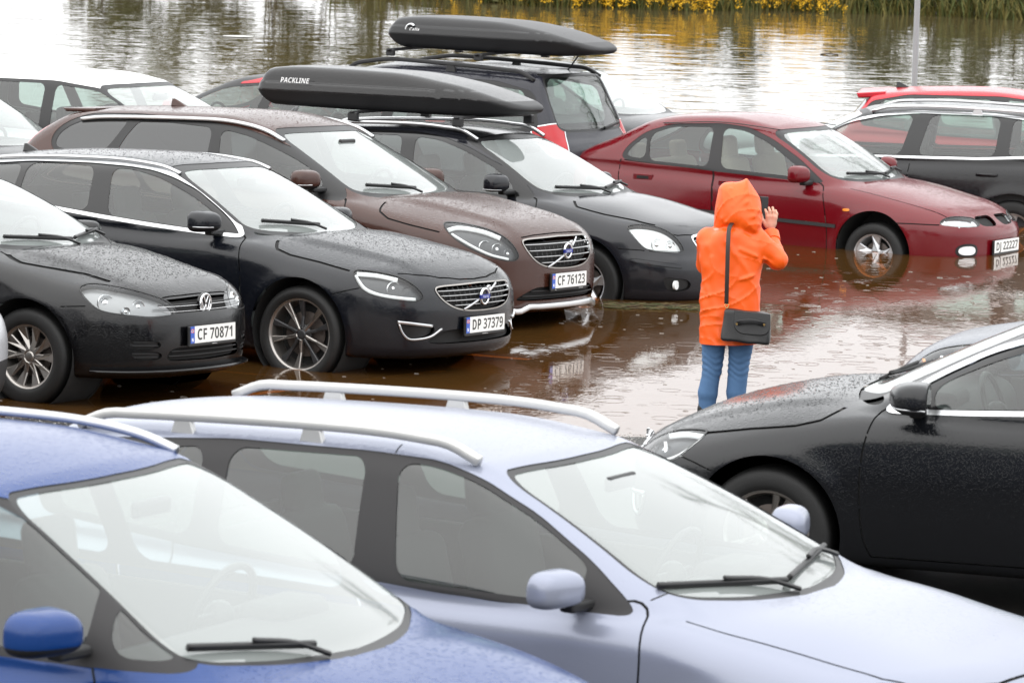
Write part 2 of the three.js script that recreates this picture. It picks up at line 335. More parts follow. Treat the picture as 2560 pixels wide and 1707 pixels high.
// ---------- materials ----------
const lin = (r, g, b) => new THREE.Color().setRGB(r, g, b);
const P = (o) => new THREE.MeshPhysicalMaterial(o);
const paint = (r, g, b, rough = .2, metal = 0, bs = .003) => { const m = P({ color: lin(r, g, b), roughness: rough, metalness: metal, bumpMap: mist, bumpScale: bs * .3, ior: 1.5 }); m.userData.top = P({ color: lin(r, g, b), roughness: rough, metalness: metal, bumpMap: beads, bumpScale: bs, ior: 1.5 }); return m; };
const M = {
  rubber: P({ color: lin(.006, .006, .006), roughness: .62, bumpMap: grit, bumpScale: .0006 }),
  black: P({ color: lin(.006, .006, .0065), roughness: .42 }),
  gloss: P({ color: lin(.005, .005, .0055), roughness: .12 }),
  cavity: P({ color: lin(.012, .012, .012), roughness: .9 }),
  plastic: P({ color: lin(.010, .010, .011), roughness: .5, bumpMap: grit, bumpScale: .0005 }),
  boxPlastic: P({ color: lin(.007, .0065, .007), roughness: .24, bumpMap: beads, bumpScale: .0012 }),
  chrome: P({ color: lin(.78, .79, .8), roughness: .1, metalness: 1 }),
  satin: P({ color: lin(.66, .67, .68), roughness: .28, metalness: 1 }),
  alloy: P({ color: lin(.36, .34, .32), roughness: .3, metalness: .9 }),
  alloyDark: P({ color: lin(.05, .05, .052), roughness: .35, metalness: .5 }),
  alloyBright: P({ color: lin(.62, .63, .65), roughness: .3, metalness: .8 }),
  glass: P({ color: lin(.62, .72, .68), roughness: .02, transmission: .985, thickness: 0, ior: 1.75 }),
  screen: P({ color: lin(.74, .80, .78), roughness: .06, transmission: .76, thickness: 0, ior: 1.9 }),
  privacy: P({ color: lin(.05, .055, .058), roughness: .05, transmission: .7, thickness: 0, ior: 1.75 }),
  lens: P({ color: lin(.93, .95, .95), roughness: .02, transmission: 1, thickness: 0, ior: 1.5 }),
  lampChrome: P({ color: lin(.86, .87, .88), roughness: .12, metalness: 1 }),
  lampDark: P({ color: lin(.06, .06, .063), roughness: .3, metalness: .4 }),
  lampWhite: P({ color: lin(.82, .83, .83), roughness: .25 }),
  redLens: P({ color: lin(.42, .012, .018), roughness: .08 }),
  amber: P({ color: lin(.75, .24, .03), roughness: .2 }),
  trim: P({ color: lin(.022, .021, .022), roughness: .7 }),
  liner: P({ color: lin(.22, .22, .21), roughness: .9 }),
  seat: P({ color: lin(.03, .03, .032), roughness: .85 }),
  seatBeige: P({ color: lin(.30, .24, .19), roughness: .85 }),
  blueEnamel: P({ color: lin(.012, .02, .19), roughness: .2 }),
  disc: P({ color: lin(.12, .10, .09), roughness: .45, metalness: .7 }),
};
// ---------- cars ----------
// Local axes of a car: x forward, y up, z to its right; origin on the ground at the middle of the wheelbase.
function carShape(c) {
  const X0 = c.xR - .5, X1 = c.xF + .5;
  const T = (p) => tab(curve(p), X0, X1, 500), Ty = (p) => tab(curve(p), -.1, 2, 300);
  const sec = Ty(c.sec), plan = T(c.plan), nose = Ty(c.nose), tail = Ty(c.tail), top = T(c.top), crown = T(c.crown), roof = T(c.roof), zB = T(c.zB), zR = T(c.zR), belt = T(c.belt);
  const slope = tab(x => 1 / Math.hypot(1, (roof(x + .03) - roof(x - .03)) / .06), X0, X1, 500);
  const ar = c.archR;
  const lower = (x, y, z) => {
    z = Math.abs(z);
    let w = c.W - sec(y) - plan(x);
    for (const ax of [c.axF, c.axR]) { const q = Math.hypot(x - ax, y - c.Rw) - ar - .02; if (q < .3 && q > -.3) w += (c.flare ?? .012) * Math.exp(-(q * q) / (q < 0 ? .01 : .004)); }
    const zz = z / c.W;
    const a = z - w, b = x - (c.xF + nose(y) - c.bowF * zz * zz * (0.4 + 0.6 * zz)), r = (c.xR + tail(y) + c.bowR * zz * zz * zz) - x;
    let q = smax(a, b, c.rF); q = smax(q, r, c.rR);
    let d = y - (top(x) - crown(x) * Math.pow(zz, c.cp ?? 3.4));
    if (c.ridge && x > c.ridge[0]) { const zr = c.ridge[1] + (x - c.ridge[0]) * c.ridge[2]; d -= c.ridge[3] * sstep(zr + .09, zr - .03, z) * sstep(c.ridge[0], c.ridge[0] + .3, x) * sstep(c.xF, c.xF - .3, x); }
    q = smax(q, d * .97, c.rS);
    return smax(q, c.bottom - y, .06);
  };
  const green = (x, y, z) => {
    z = Math.abs(z);
    const k = lerp(-(c.bwR ?? .1), c.bwF ?? .16, sstep(-.9, 0, x)), xx = x + k * z * z;
    const gt = (y - roof(xx) + (c.rcrown ?? .09) * z * z) * slope(xx);
    const b = belt(x), t = (y - b) / (c.yc - b), zs = t < 0 ? zB(x) + .05 * t : zB(x) - (zB(x) - zR(x)) * Math.pow(t, 1.18);
    return Math.max(smax(gt, (z - zs) * .93, c.rG ?? .1), b - .22 - y);
  };
  const f = (x, y, z) => smin(lower(x, y, z), green(x, y, z), c.kJ ?? .03);
  return { f, lower, green, belt, roof, zB, zR, top };
}
const PROJ = {
  side: { uv: (x, y, z) => [x, y], ok: (nx, ny, nz) => nz > .18, dir: [0, 0, 1], at: (u, v) => [u, v, 1.3] },
  front: { uv: (x, y, z) => [z, y], ok: (nx, ny, nz) => nx > .06, dir: [1, 0, 0], at: (u, v) => [2.8, v, u] },
  rear: { uv: (x, y, z) => [z, y], ok: (nx, ny, nz) => nx < -.06, dir: [-1, 0, 0], at: (u, v) => [-2.8, v, u] },
  top: { uv: (x, y, z) => [x, z], ok: (nx, ny, nz) => ny > .1, dir: [0, 1, 0], at: (u, v) => [u, 2, v] },
  obl: { uv: (x, y, z) => [(z - x) * Math.SQRT1_2, y], ok: (nx, ny, nz) => nx + nz > .25, dir: [Math.SQRT1_2, 0, Math.SQRT1_2], at: (u, v) => [-u * Math.SQRT1_2 + 2.2, v, u * Math.SQRT1_2 + 2.2] },
  oblr: { uv: (x, y, z) => [(z + x) * Math.SQRT1_2, y], ok: (nx, ny, nz) => nz - nx > .25, dir: [-Math.SQRT1_2, 0, Math.SQRT1_2], at: (u, v) => [u * Math.SQRT1_2 - 2.2, v, u * Math.SQRT1_2 + 2.2] },
};
function surf(f, proj, u, v) { // point and normal where a ray along the projection meets the body
  const p = PROJ[proj].at(u, v), d = PROJ[proj].dir;
  for (let i = 0; i < 160; i++) { const q = f(p[0], p[1], p[2]); if (q < .0005) break; const s = Math.max(q * .7, .0008); p[0] -= d[0] * s; p[1] -= d[1] * s; p[2] -= d[2] * s; }
  const e = .004, n = [f(p[0] + e, p[1], p[2]) - f(p[0] - e, p[1], p[2]), f(p[0], p[1] + e, p[2]) - f(p[0], p[1] - e, p[2]), f(p[0], p[1], p[2] + e) - f(p[0], p[1], p[2] - e)], l = Math.hypot(...n);
  return { p, n: n.map(a => a / l) };
}
const shared = {};
function tyreGeo(R, rim, w) {
  const k = 't' + R + rim + w; if (shared[k]) return shared[k];
  const p = [[rim - .012, -w / 2 + .02], [rim + .004, -w / 2 + .004], [rim + .03, -w / 2 - .004], [R - .035, -w / 2 - .002], [R - .012, -w / 2 + .012], [R - .002, -w / 2 + .035], [R, 0], [R - .002, w / 2 - .035], [R - .012, w / 2 - .012], [R - .035, w / 2 + .002], [rim + .03, w / 2 + .004], [rim + .004, w / 2 - .004], [rim - .012, w / 2 - .02]];
  const g = new THREE.LatheGeometry(p.map(q => new THREE.Vector2(q[0], q[1])), 56); g.rotateX(Math.PI / 2); return shared[k] = g;
}
function lathe(p, seg = 48) { const g = new THREE.LatheGeometry(p.map(q => new THREE.Vector2(q[0], q[1])), seg); g.rotateX(Math.PI / 2); return g; }
// wheel with its outer face towards +z, centre at origin
function makeWheel(w) {
  const o = Q(new THREE.Mesh(tyreGeo(w.R, w.rim, w.w ?? .215), M.rubber)); o.name = 'wheel';
  const D = (w.w ?? .215) / 2, z = D - .012;
  part(o, 'rim', lathe([[w.rim - .055, -D + .02], [w.rim - .03, D - .075], [w.rim - .022, D - .03], [w.rim - .012, z - .004], [w.rim + .002, z + .004], [w.rim + .006, z - .004], [w.rim + .002, z - .02]]), w.lipMat ?? w.mat);
  part(o, 'brake_disc', lathe([[.05, D - .11], [w.rim * .62, D - .11], [w.rim * .62, D - .095], [.05, D - .095]], 32), M.disc);
  part(o, 'rim_back', lathe([[0.001, D - .13], [w.rim - .04, D - .13]], 32), M.cavity);
  const spoke = (wi, wo, tw) => { // tapered bar from hub to rim, bowed outwards
    const s = extrude([[-wi, .035], [wi, .035], [wi * .9 + tw * .3, w.rim * .5], [wo + tw, w.rim - .012], [-wo + tw, w.rim - .012], [-wi * .9 + tw * .3, w.rim * .5]], .03, .006), p = s.attributes.position;
    for (let i = 0; i < p.count; i++) { const y = p.getY(i); p.setZ(i, p.getZ(i) + z - .03 - .022 * Math.sin(Math.PI * clamp(y / w.rim, 0, 1)) + (y > w.rim * .8 ? .006 : 0)); }
    s.computeVertexNormals(); return s;
  };
  for (const [a, wi, wo, tw = 0, m] of w.spokes) { const g = spoke(wi, wo, tw); g.rotateZ(-a * Math.PI / 180); part(o, 'spoke', g, m ?? w.mat); }
  part(o, 'hub', lathe([[.001, z - .022], [.026, z - .022], [.031, z - .028], [.036, z - .034], [.066, z - .04], [.07, z - .06]], 28), w.hubMat ?? w.mat);
  for (let i = 0; i < 5; i++) { const a = i * 1.2566 + .3, g = new THREE.CylinderGeometry(.011, .011, .012, 10); g.rotateX(Math.PI / 2); g.translate(.053 * Math.sin(a), .053 * Math.cos(a), z - .044); part(o, 'bolt', g, M.cavity); }
  return o;
}
const WHEELS = {
  twin10: R => ({ R, rim: .252, w: .235, mat: M.alloy, lipMat: M.alloy, hubMat: M.alloyDark, spokes: Array.from({ length: 10 }, (_, i) => [i * 36 + 3, .012, .026, i % 2 ? .012 : -.012, i % 2 ? M.alloy : M.alloyDark]) }),
  pairs5: R => ({ R, rim: .212, w: .205, mat: M.alloy, spokes: [].concat(...Array.from({ length: 5 }, (_, i) => [[i * 72 - 17, .02, .036, 0], [i * 72 + 17, .02, .036, 0]])) }),
  five: R => ({ R, rim: .195, w: .195, mat: M.alloyBright, spokes: Array.from({ length: 5 }, (_, i) => [i * 72 + 4, .034, .046, 0]) }),
  twin5: R => ({ R, rim: .222, w: .215, mat: M.alloy, spokes: [].concat(...Array.from({ length: 5 }, (_, i) => [[i * 72 - 8 + 20, .013, .02, 0], [i * 72 + 12 + 20, .013, .02, 0]])) }),
};
function seatGeo(kind) {
  if (shared[kind]) return shared[kind];
  const rb = (x, y, z, sx, sy, sz, r, tilt = 0) => (px, py, pz) => { let dx = px - x, dy = py - y, dz = pz - z; const c = Math.cos(tilt), s = Math.sin(tilt), qx = dx * c + dy * s, qy = -dx * s + dy * c; const a = Math.abs(qx) - sx + r, b = Math.abs(qy) - sy + r, d = Math.abs(dz) - sz + r; return Math.min(Math.max(a, b, d), 0) + Math.hypot(Math.max(a, 0), Math.max(b, 0), Math.max(d, 0)) - r; };
  const parts = kind === 'seat' ? [rb(0, .30, 0, .24, .08, .25, .07), rb(-.27, .62, 0, .075, .32, .24, .07, .25), rb(-.385, 1.02, 0, .05, .10, .13, .045, .15)] : [rb(0, .28, 0, .24, .08, .6, .07), rb(-.27, .56, 0, .075, .28, .6, .07, .3), rb(-.37, .9, .38, .045, .08, .12, .04, .2), rb(-.37, .9, -.38, .045, .08, .12, .04, .2)];
  const f = (x, y, z) => parts.reduce((a, q, i) => i ? smin(a, q(x, y, z), .03) : q(x, y, z), 0);
  return shared[kind] = geo(meshSDF(f, [-.6, .1, -.7], [.4, 1.2, .7], .03, { slack: 2.2 }));
}
function mirrorF(w, h, d) { return (x, y, z) => { const yy = y < 0 ? y / (h * .82) : y / h, e = Math.pow(Math.abs(yy), 3) + Math.pow(Math.abs(z / w), 3.6) + Math.pow(Math.abs((x + .03) / (x > -.03 ? d * (1 - .25 * z / w) : .06)), 2.4); return Math.max((Math.pow(e, .36) - 1) * h * .8, -.065 - x); }; }
function mirrorShell(w = .115, h = .08, d = .085) { // z outwards, x forwards: domed forwards, flat to the rear
  const f = mirrorF(w, h, d), k = 'm' + w + h + d; return shared[k] ??= meshSDF(f, [-.12, -h - .03, -w - .03], [d + .05, h + .03, w + .03], .011, { slack: 2.5 });
}
const tr = (g, x, y, z, ry = 0, rx = 0, rz = 0) => { g = g.clone(); if (rz) g.rotateZ(rz); if (rx) g.rotateX(rx); if (ry) g.rotateY(ry); g.translate(x, y, z); return g; };

function buildCar(c, root) {
  const s = carShape(c), f = s.f, h = c.cell ?? .024, pm = c.paint;
  let S = meshSDF(f, [c.xR - .06, c.bottom - .05, -h * 1.5], [c.xF + .06, Math.max(...c.roof.map(q => q[1])) + .06, c.W + .08], h, { eps: .005 });
  S = cut(S, (x, y, z) => -z)[0];
  const field = (proj, sdf, grow = 0, extra) => { const pr = PROJ[proj]; return (x, y, z, nx, ny, nz) => { if (!pr.ok(nx, ny, nz) || (extra && !extra(x, y, z))) return 1; const q = pr.uv(x, y, z); return sdf(q[0], q[1]) - grow; }; };
  const greenOnly = (x, y, z) => s.green(x, y, z) < s.lower(x, y, z) + .02;
  const archY = c.archY ?? c.Rw + .02;
  // wheel openings with their lips
  const under = []; let bodyCut;
  for (const ax of [c.axF, c.axR]) {
    const g = (x, y, z) => z < .45 ? 1 : Math.max(Math.hypot(x - ax, y - archY) - c.archR);
    [bodyCut, S] = cut(S, g, 1);
    under.push(tr(lathe([[c.archR + .004, .10], [c.archR + .006, -.30]], 40), ax, archY, c.W - .14));
    under.push(tr(new THREE.CircleGeometry(c.archR + .02, 32), ax, archY, c.W - .42));
    if (c.oneArch) break;
  }
  const sides = (name, soup, m, label) => { if (!soup.length) return []; return [part(root, name, geo(soup), m, label), part(root, name, geo(mirror(soup)), m, label)]; };
  const grooves = [], liners = [];
  // glass
  for (const w of c.windows) {
    const sdf = polySDF(round2(w.poly, w.round ?? 2)), rub = w.trim ?? .018, only = w.any ? null : greenOnly;
    let win, ring = [], glass;
    [win, S] = cut(S, field(w.proj, sdf, rub + (w.chrome ?? 0), only), w.fine ?? 1);
    if (w.chrome) { let ch; [win, ch] = cut(win, field(w.proj, sdf, rub, only), 1); const list = w.chromeCut ? cut(ch, (x, y, z) => w.chromeCut(x, y, z) ? -1 : 1) : [ch, []]; sides('window_trim', offset(list[0], .004), c.chromeMat ?? M.chrome, 'bright metal trim strip'); ring = cat(ring, list[1]); }
    [glass, win] = cut(win, field(w.proj, sdf, 0, only), 1);
    ring = cat(ring, win);
    const gl = offset(glass, -.006);
    if (w.proj === 'side') { sides('side_window', gl, w.mat ?? M.glass); }
    else part(root, w.proj === 'front' ? 'windscreen' : 'rear_window', both(gl), w.mat ?? M.screen);
    const rm = w.ringMat ?? M.black;
    if (w.proj === 'side') sides('window_seal', offset(ring, -.002), rm); else part(root, 'window_seal', both(offset(ring, -.003)), rm);
  }
  if (c.dlo) { // one framed opening along the side: bright strip, dark pillars, several panes
    const D = c.dlo, sdf = polySDF(round2(D.poly, 1)); let all, ch = [];
    [all, S] = cut(S, field('side', sdf, .004), 2);
    if (D.chrome) { [all, ch] = cut(all, field('side', sdf, -D.chrome), 1); sides('window_trim', offset(ch, .004), c.chromeMat ?? M.satin, 'bright metal strip round the side windows'); }
    for (const g of D.glass) { let gl; [gl, all] = cut(all, field('side', polySDF(round2(g, 1))), 1); sides('side_window', offset(gl, -.006), g.mat ?? D.mats?.[D.glass.indexOf(g)] ?? M.glass); }
    sides('pillar_cover', offset(all, -.003), D.pillar ?? M.gloss, 'dark pillar cover and window frame');
  }
  // lamps, grilles and other inlaid pieces
  const laid = [];
  for (const q of c.patches ?? []) {
    const sdf = polySDF(round2(q.poly, q.round ?? 2)); let inn, ring;
    [inn, S] = cut(S, field(q.proj, sdf, q.trim ?? 0, q.extra), q.fine ?? 2);
    if (q.trim) { [inn, ring] = cut(inn, field(q.proj, sdf, 0, q.extra), 1); }
    const two = q.pair !== false;
    if (q.trim && ring.length) { const r = offset(ring, q.trimOut ?? .003); two ? sides(q.trimName ?? 'trim', r, q.trimMat ?? M.black) : part(root, q.trimName ?? 'trim', both(r), q.trimMat ?? M.black); }
    const base = q.push ? offset(inn, -q.push) : inn;
    const back = q.push ? (() => { // walls of the recess
      const rim = []; return rim; })() : null;
    const pieces = two ? sides(q.name, base, q.mat, q.label) : [part(root, q.name, both(base), q.mat, q.label)];
    if (q.backPush) { const bs = offset(inn, -q.backPush); (two ? [bs, mirror(bs)] : [both(bs)]).forEach((b, i) => pieces[i] && part(pieces[i], 'housing', geo(b), q.backMat ?? M.lampDark)); }
    laid.push({ q, sdf, pieces });
    if (q.inside) q.inside({ f, s, sdf, pieces, root });
    if (!q.noGroove) grooves.push([q.proj, (u, v) => Math.abs(sdf(u, v) - (q.trim ?? 0)), q.groove ?? .0035]);
  }
  // shut lines
  for (const l of c.seams ?? []) grooves.push([l[0], lineSDF(l[1]), l[2] ?? .0045]);
  const doorF = [];
  for (const d of c.doors ?? []) { const sdf = polySDF(round2(d, 1)); doorF.push(sdf); grooves.push(['side', (u, v) => Math.abs(sdf(u, v)), .0045]); }
  for (const [proj, sdf, w] of grooves) {
    let a; [a, S] = cut(S, field(proj, sdf, w), 2); if (!a.length) continue;
    let mid = false; for (let i = 2; i < a.length; i += 6) if (a[i] < .004) { mid = true; break; }
    a = offset(a, -.009); mid ? part(root, 'panel_gap', both(a), M.cavity) : sides('panel_gap', a, M.cavity);
  }
  // panels
  if (c.hood) { let hd; [hd, S] = cut(S, (x, y, z, nx, ny) => { if (ny < .1 || !(s.lower(x, y, z) < s.green(x, y, z) + .03)) return 1; return c.hood(x, y, z); }, 1); part(root, 'bonnet', both(hd), pm.userData.top ?? pm); }
  doorF.forEach(sdf => { let a; [a, S] = cut(S, field('side', sdf, 0)); sides('door', a, pm); });
  if (c.bumper) { let b; [b, S] = cut(S, (x, y, z) => c.bumper(x, y, z), 1); part(root, 'front_bumper', both(b), pm); }
  // lining behind the pillars and roof
  const hi = cut(S, (x, y, z) => s.belt(x) + .03 - y)[0];
  if (hi.length) part(root, 'headlining', geo(both(offset(hi, -.02)), true), M.liner);
  let rf; [rf, S] = cut(S, (x, y, z, nx, ny) => y < s.belt(x) + .1 ? 1 : .62 - ny); part(root, 'roof', both(rf), pm.userData.top ?? pm);
  part(root, 'body_shell', both(S), pm);
  for (let i = 0; i < under.length; i += 2) { const g = merge([under[i], under[i + 1]]), m2 = g.clone(); m2.scale(1, 1, -1); part(root, 'wheel_liner', g, M.cavity); part(root, 'wheel_liner', m2, M.cavity); }
  // cabin
  const b0 = s.belt(0), zi = s.zB(0) - .07, seatZ = .36, sx = c.seatX ?? -.05, sy = c.seatY ?? .12;
  part(root, 'cabin_floor', [box(2.9, .05, 2 * zi, -.55, .32, 0), box(2.2, b0 - .36, .03, -.55, (b0 + .30) / 2, zi), box(2.2, b0 - .36, .03, -.55, (b0 + .30) / 2, -zi), box(.04, b0 - .35, 2 * zi, c.boot ?? -1.75, (b0 + .3) / 2, 0)], M.trim);
  if (!c.noCabin) {
    for (const z of [seatZ, -seatZ]) part(root, 'front_seat', tr(seatGeo('seat'), sx, sy, z), c.seatMat ?? M.seat);
    part(root, 'rear_seat', tr(seatGeo('bench'), sx - .92, sy + .02, 0), c.seatMat ?? M.seat);
    const dx = c.dashX ?? .72, dy = b0 - .04 + (c.dashY ?? 0);
    part(root, 'dashboard', [box(.46, .3, 2 * zi - .06, dx, dy - .12, 0, .12, 4), box(.2, .1, .34, dx - .08, dy + .03, -seatZ, .045, 3)], M.trim);
    const sw = new THREE.TorusGeometry(.18, .015, 8, 28); const w2 = merge([sw, box(.30, .05, .02, 0, -.02, 0, .01), box(.05, .16, .02, 0, -.08, 0, .01), tr(new THREE.SphereGeometry(.06, 12, 8), 0, -.02, .0)]); w2.rotateX(-.35); w2.rotateY(-Math.PI / 2); w2.translate(dx - .34, dy - .0, -seatZ);
    part(root, 'steering_wheel', w2, M.black);
    const mx = c.mirrorIn ?? [.32, c.yc - .1]; part(root, 'interior_mirror', box(.03, .06, .22, mx[0], mx[1], 0, .02, 3), M.black);
  }
  // wheels
  const list = c.wheelsShown ?? ['fr', 'fl', 'rr', 'rl'];
  const proto = makeWheel(WHEELS[c.wheel ?? 'five'](c.Rw));
  for (const w of list) { const o = w === list[0] ? proto : proto.clone(); const r = w[1] === 'r' ? 1 : -1; o.position.set(w[0] === 'f' ? c.axF : c.axR, c.Rw, r * (c.W - .03 - (c.wheel === 'twin10' ? .117 : .105))); if (r < 0) o.rotation.y = Math.PI; root.add(o); }
  if (c.drops) { // beads of water standing on bonnet and roof
    const dm = P({ color: pm.color.clone(), roughness: .05 }), im = new THREE.InstancedMesh(shared.drop ??= new THREE.SphereGeometry(1, 8, 5, 0, Math.PI * 2, 0, Math.PI / 2), dm, c.drops), m4 = new THREE.Matrix4(), qq = new THREE.Quaternion(), up = new THREE.Vector3(0, 1, 0);
    for (let i = 0; i < c.drops; i++) { const onRoof = rnd() < .35, x = onRoof ? rr(-1.5, .05) : rr(1.12, c.xF - .28), z = rr(-.62, .62) * (onRoof ? .85 : 1.05), q = surf(f, 'top', x, Math.abs(z)), r = rr(.0016, .0045) * (rnd() < .18 ? 1.6 : 1); qq.setFromUnitVectors(up, new THREE.Vector3(q.n[0], q.n[1], Math.sign(z) * q.n[2])); m4.compose(new THREE.Vector3(x, q.p[1] - .0005, z), qq, new THREE.Vector3(r, r * .45, r)); im.setMatrixAt(i, m4); }
    Q(im).name = 'raindrops'; im.userData = { kind: 'stuff', label: 'beads of rain water on bonnet and roof' }; root.add(im);
  }
  return { s, f, laid };
}
function place(root, X, Z, th, yg, tilt) { // th: heading in degrees from the +x axis towards the viewer
  root.position.set(X, yg, Z);
  root.quaternion.setFromAxisAngle(new THREE.Vector3(1, 0, 0), -tilt).multiply(new THREE.Quaternion().setFromAxisAngle(new THREE.Vector3(0, 1, 0), -th * Math.PI / 180));
}
// ---- fittings ----
function plateTex(txt, old) {
  const cv = document.createElement('canvas'); cv.width = 1040; cv.height = 220; const x = cv.getContext('2d');
  x.fillStyle = '#e9e9e6'; x.fillRect(0, 0, 1040, 220);
  let left = 40;
  if (!old) {
    x.fillStyle = '#2a56b8'; x.fillRect(0, 0, 96, 220); left = 128;
    x.fillStyle = '#c8303c'; x.fillRect(14, 34, 70, 50); x.fillStyle = '#fff'; x.fillRect(34, 34, 16, 50); x.fillRect(14, 51, 70, 16); x.fillStyle = '#1c2f7c'; x.fillRect(38, 34, 8, 50); x.fillRect(14, 55, 70, 8);
    x.fillStyle = '#fff'; x.font = 'bold 62px sans-serif'; x.textAlign = 'center'; x.textBaseline = 'alphabetic'; x.fillText('N', 49, 196);
  }
  x.fillStyle = '#15130f'; x.font = '600 196px sans-serif'; x.textAlign = 'left'; x.textBaseline = 'alphabetic';
  const w = x.measureText(txt).width; x.save(); x.translate(left + 22, 181); x.scale((1040 - left - 60) / w, 1.02); x.fillText(txt, 0, 0); x.restore();
  const t = new THREE.CanvasTexture(cv); t.colorSpace = THREE.SRGBColorSpace; t.anisotropy = 8; return t;
}
function textTex(txt, font, w, h, fg, bg) { const cv = document.createElement('canvas'); cv.width = w; cv.height = h; const x = cv.getContext('2d'); x.fillStyle = bg; x.fillRect(0, 0, w, h); x.fillStyle = fg; x.font = font; x.textAlign = 'center'; x.textBaseline = 'middle'; x.fillText(txt, w / 2, h / 2 + 2, w - 8); const t = new THREE.CanvasTexture(cv); t.colorSpace = THREE.SRGBColorSpace; return t; }
function addPlate(root, B, y, txt, o = {}) {
  const p = surf(B.f, 'front', 0, y).p, tilt = o.tilt ?? 0, g = new THREE.Group();
  const hold = part(root, 'plate_holder', box(.02, .135, .545, 0, -.006, 0, .008), M.black);
  hold.position.set(p[0] + (o.out ?? .012), y, 0); hold.rotation.z = tilt;
  const pl = part(hold, 'licence_plate', (() => { const g = new THREE.PlaneGeometry(.52, .11); g.rotateY(Math.PI / 2); g.translate(.0125, .005, 0); return g; })(), P({ map: plateTex(txt, o.old), roughness: .35 }), 'white licence plate with dark characters');
  if (o.foot) for (const [t, dz, w] of o.foot) part(hold, 'holder_lettering', (() => { const g = new THREE.PlaneGeometry(w, .013); g.rotateY(Math.PI / 2); g.translate(.0112, -.061, dz); return g; })(), P({ map: textTex(t, 'italic bold 26px sans-serif', 256, 32, '#d8d8d8', '#0c0c0c'), roughness: .5 }));
  return hold;
}
function addMirror(root, c, o = {}) {
  const shell = mirrorShell(o.w ?? .115, o.h ?? .082, o.d ?? .09);
  for (const k of o.noFar ? [1] : [1, -1]) {
    let up = shell, low = [];
    if (o.split !== undefined) [low, up] = cut(shell, (x, y) => y - o.split);
    const S1 = k > 0 ? up : mirror(up), m = part(root, 'door_mirror', geo(S1), o.mat ?? c.paint);
    const fold = o.fold && k < 0; m.position.set(o.x - (fold ? .1 : 0), o.y - (fold ? .05 : 0), k * ((o.z ?? 1.0) - (fold ? .075 : 0))); m.rotation.y = fold ? -1.15 : -k * .12;
    if (low.length) part(m, 'mirror_base', geo(k > 0 ? low : mirror(low)), M.plastic);
    const gg = new THREE.CircleGeometry(1, 24); gg.scale((o.w ?? .115) * .86, (o.h ?? .082) * .82, 1); gg.rotateY(-Math.PI / 2); gg.translate(-.0665, 0, 0); part(m, 'mirror_glass', gg, M.chrome);
    part(m, 'mirror_arm', box(.07, .04, .16, .0, -(o.h ?? .082) * .86, -k * .13, .015), M.plastic);
    if (o.blink) { const fm = mirrorF(o.w ?? .115, o.h ?? .082, o.d ?? .09), pt = [.97, .85, .6, .3, 0].map(t => { const z = t * (o.w ?? .115); let x = .2; while (x > -.06 && fm(x, o.blink, z) > 0) x -= .003; return [x, o.blink, k * z]; }); part(m, 'indicator_lamp', sweep(pt, .007, .009, [0, 1, 0], 16), M.satin); }
  }
}
function addWiper(root, B, pts, name = 'wiper') { // pts: z,y positions on the screen in front view
  const P3 = pts.map(([z, y]) => { const q = surf(B.f, 'front', Math.abs(z), y); return [q.p[0] + q.n[0] * .022, q.p[1] + q.n[1] * .022, z]; });
  const w = part(root, name, sweep(P3, .022, .026, [.5, .86, 0], 20), M.black);
  const a = P3[0], m = P3[P3.length - 1], at = (t, o) => [lerp(a[0], m[0], t) + o * .3, lerp(a[1], m[1], t) + o, lerp(a[2], m[2], t)];
  part(w, 'wiper_arm', sweep([[m[0] + .05, m[1] - .03, m[2] - .02], at(.85, .006), at(.5, .02)], .02, .016, [.5, .86, 0], 12), M.black);
}
function addRail(root, B, c, o) { // roof rail above the roof edge, both sides
  const n = 14, pts = [];
  for (let i = 0; i <= n; i++) { const t = i / n, x = lerp(o.x0, o.x1, t), z = lerp(o.z0, o.z1, t), q = surf(B.f, 'top', x, z), lift = (o.lift ?? .03) * Math.min(1, Math.sin(Math.PI * clamp(t * .96 + .02, 0, 1)) * (o.sharp ?? 3)); pts.push([x, q.p[1] + lift + (o.base ?? .004), z]); }
  for (const k of [1, -1]) {
    const r = part(root, 'roof_rail', sweep(pts.map(p => [p[0], p[1], p[2] * k]), o.w ?? .035, o.h ?? .03, [0, 1, 0], 40), o.mat ?? M.satin);
    for (const x of o.feet ?? []) { const z = lerp(o.z0, o.z1, (x - o.x0) / (o.x1 - o.x0)), q = surf(B.f, 'top', x, z); part(r, 'rail_foot', extrude([[-.055, -.01], [.055, -.01], [.035, o.lift ?? .03], [-.035, o.lift ?? .03]], .03, .004).translate(x, q.p[1], z * k), o.mat ?? M.satin); }
  }
}
function addHandle(root, B, x, y, m, o = {}) {
  const q = surf(B.f, 'side', x, y);
  for (const k of [1, -1]) {
    const hd = part(root, 'door_handle', sweep([[x - .1, y + .002, k * (q.p[2] + .004)], [x - .06, y + .004, k * (q.p[2] + .03)], [x + .05, y + .003, k * (q.p[2] + .03)], [x + .095, y, k * (q.p[2] + .004)]], .022, .03, [0, 1, 0], 20), m);
  }
}
function addFin(root, B, x, m) { const q = surf(B.f, 'top', x, 0); const g = extrude([[-.07, 0], [.085, 0], [.02, .035], [-.04, .062], [-.062, .06]], .035, .008), p = g.attributes.position; for (let i = 0; i < p.count; i++) p.setZ(i, p.getZ(i) * (1.15 - p.getY(i) * 11)); g.computeVertexNormals(); g.translate(x, q.p[1] - .004, 0); part(root, 'antenna', g, m); }
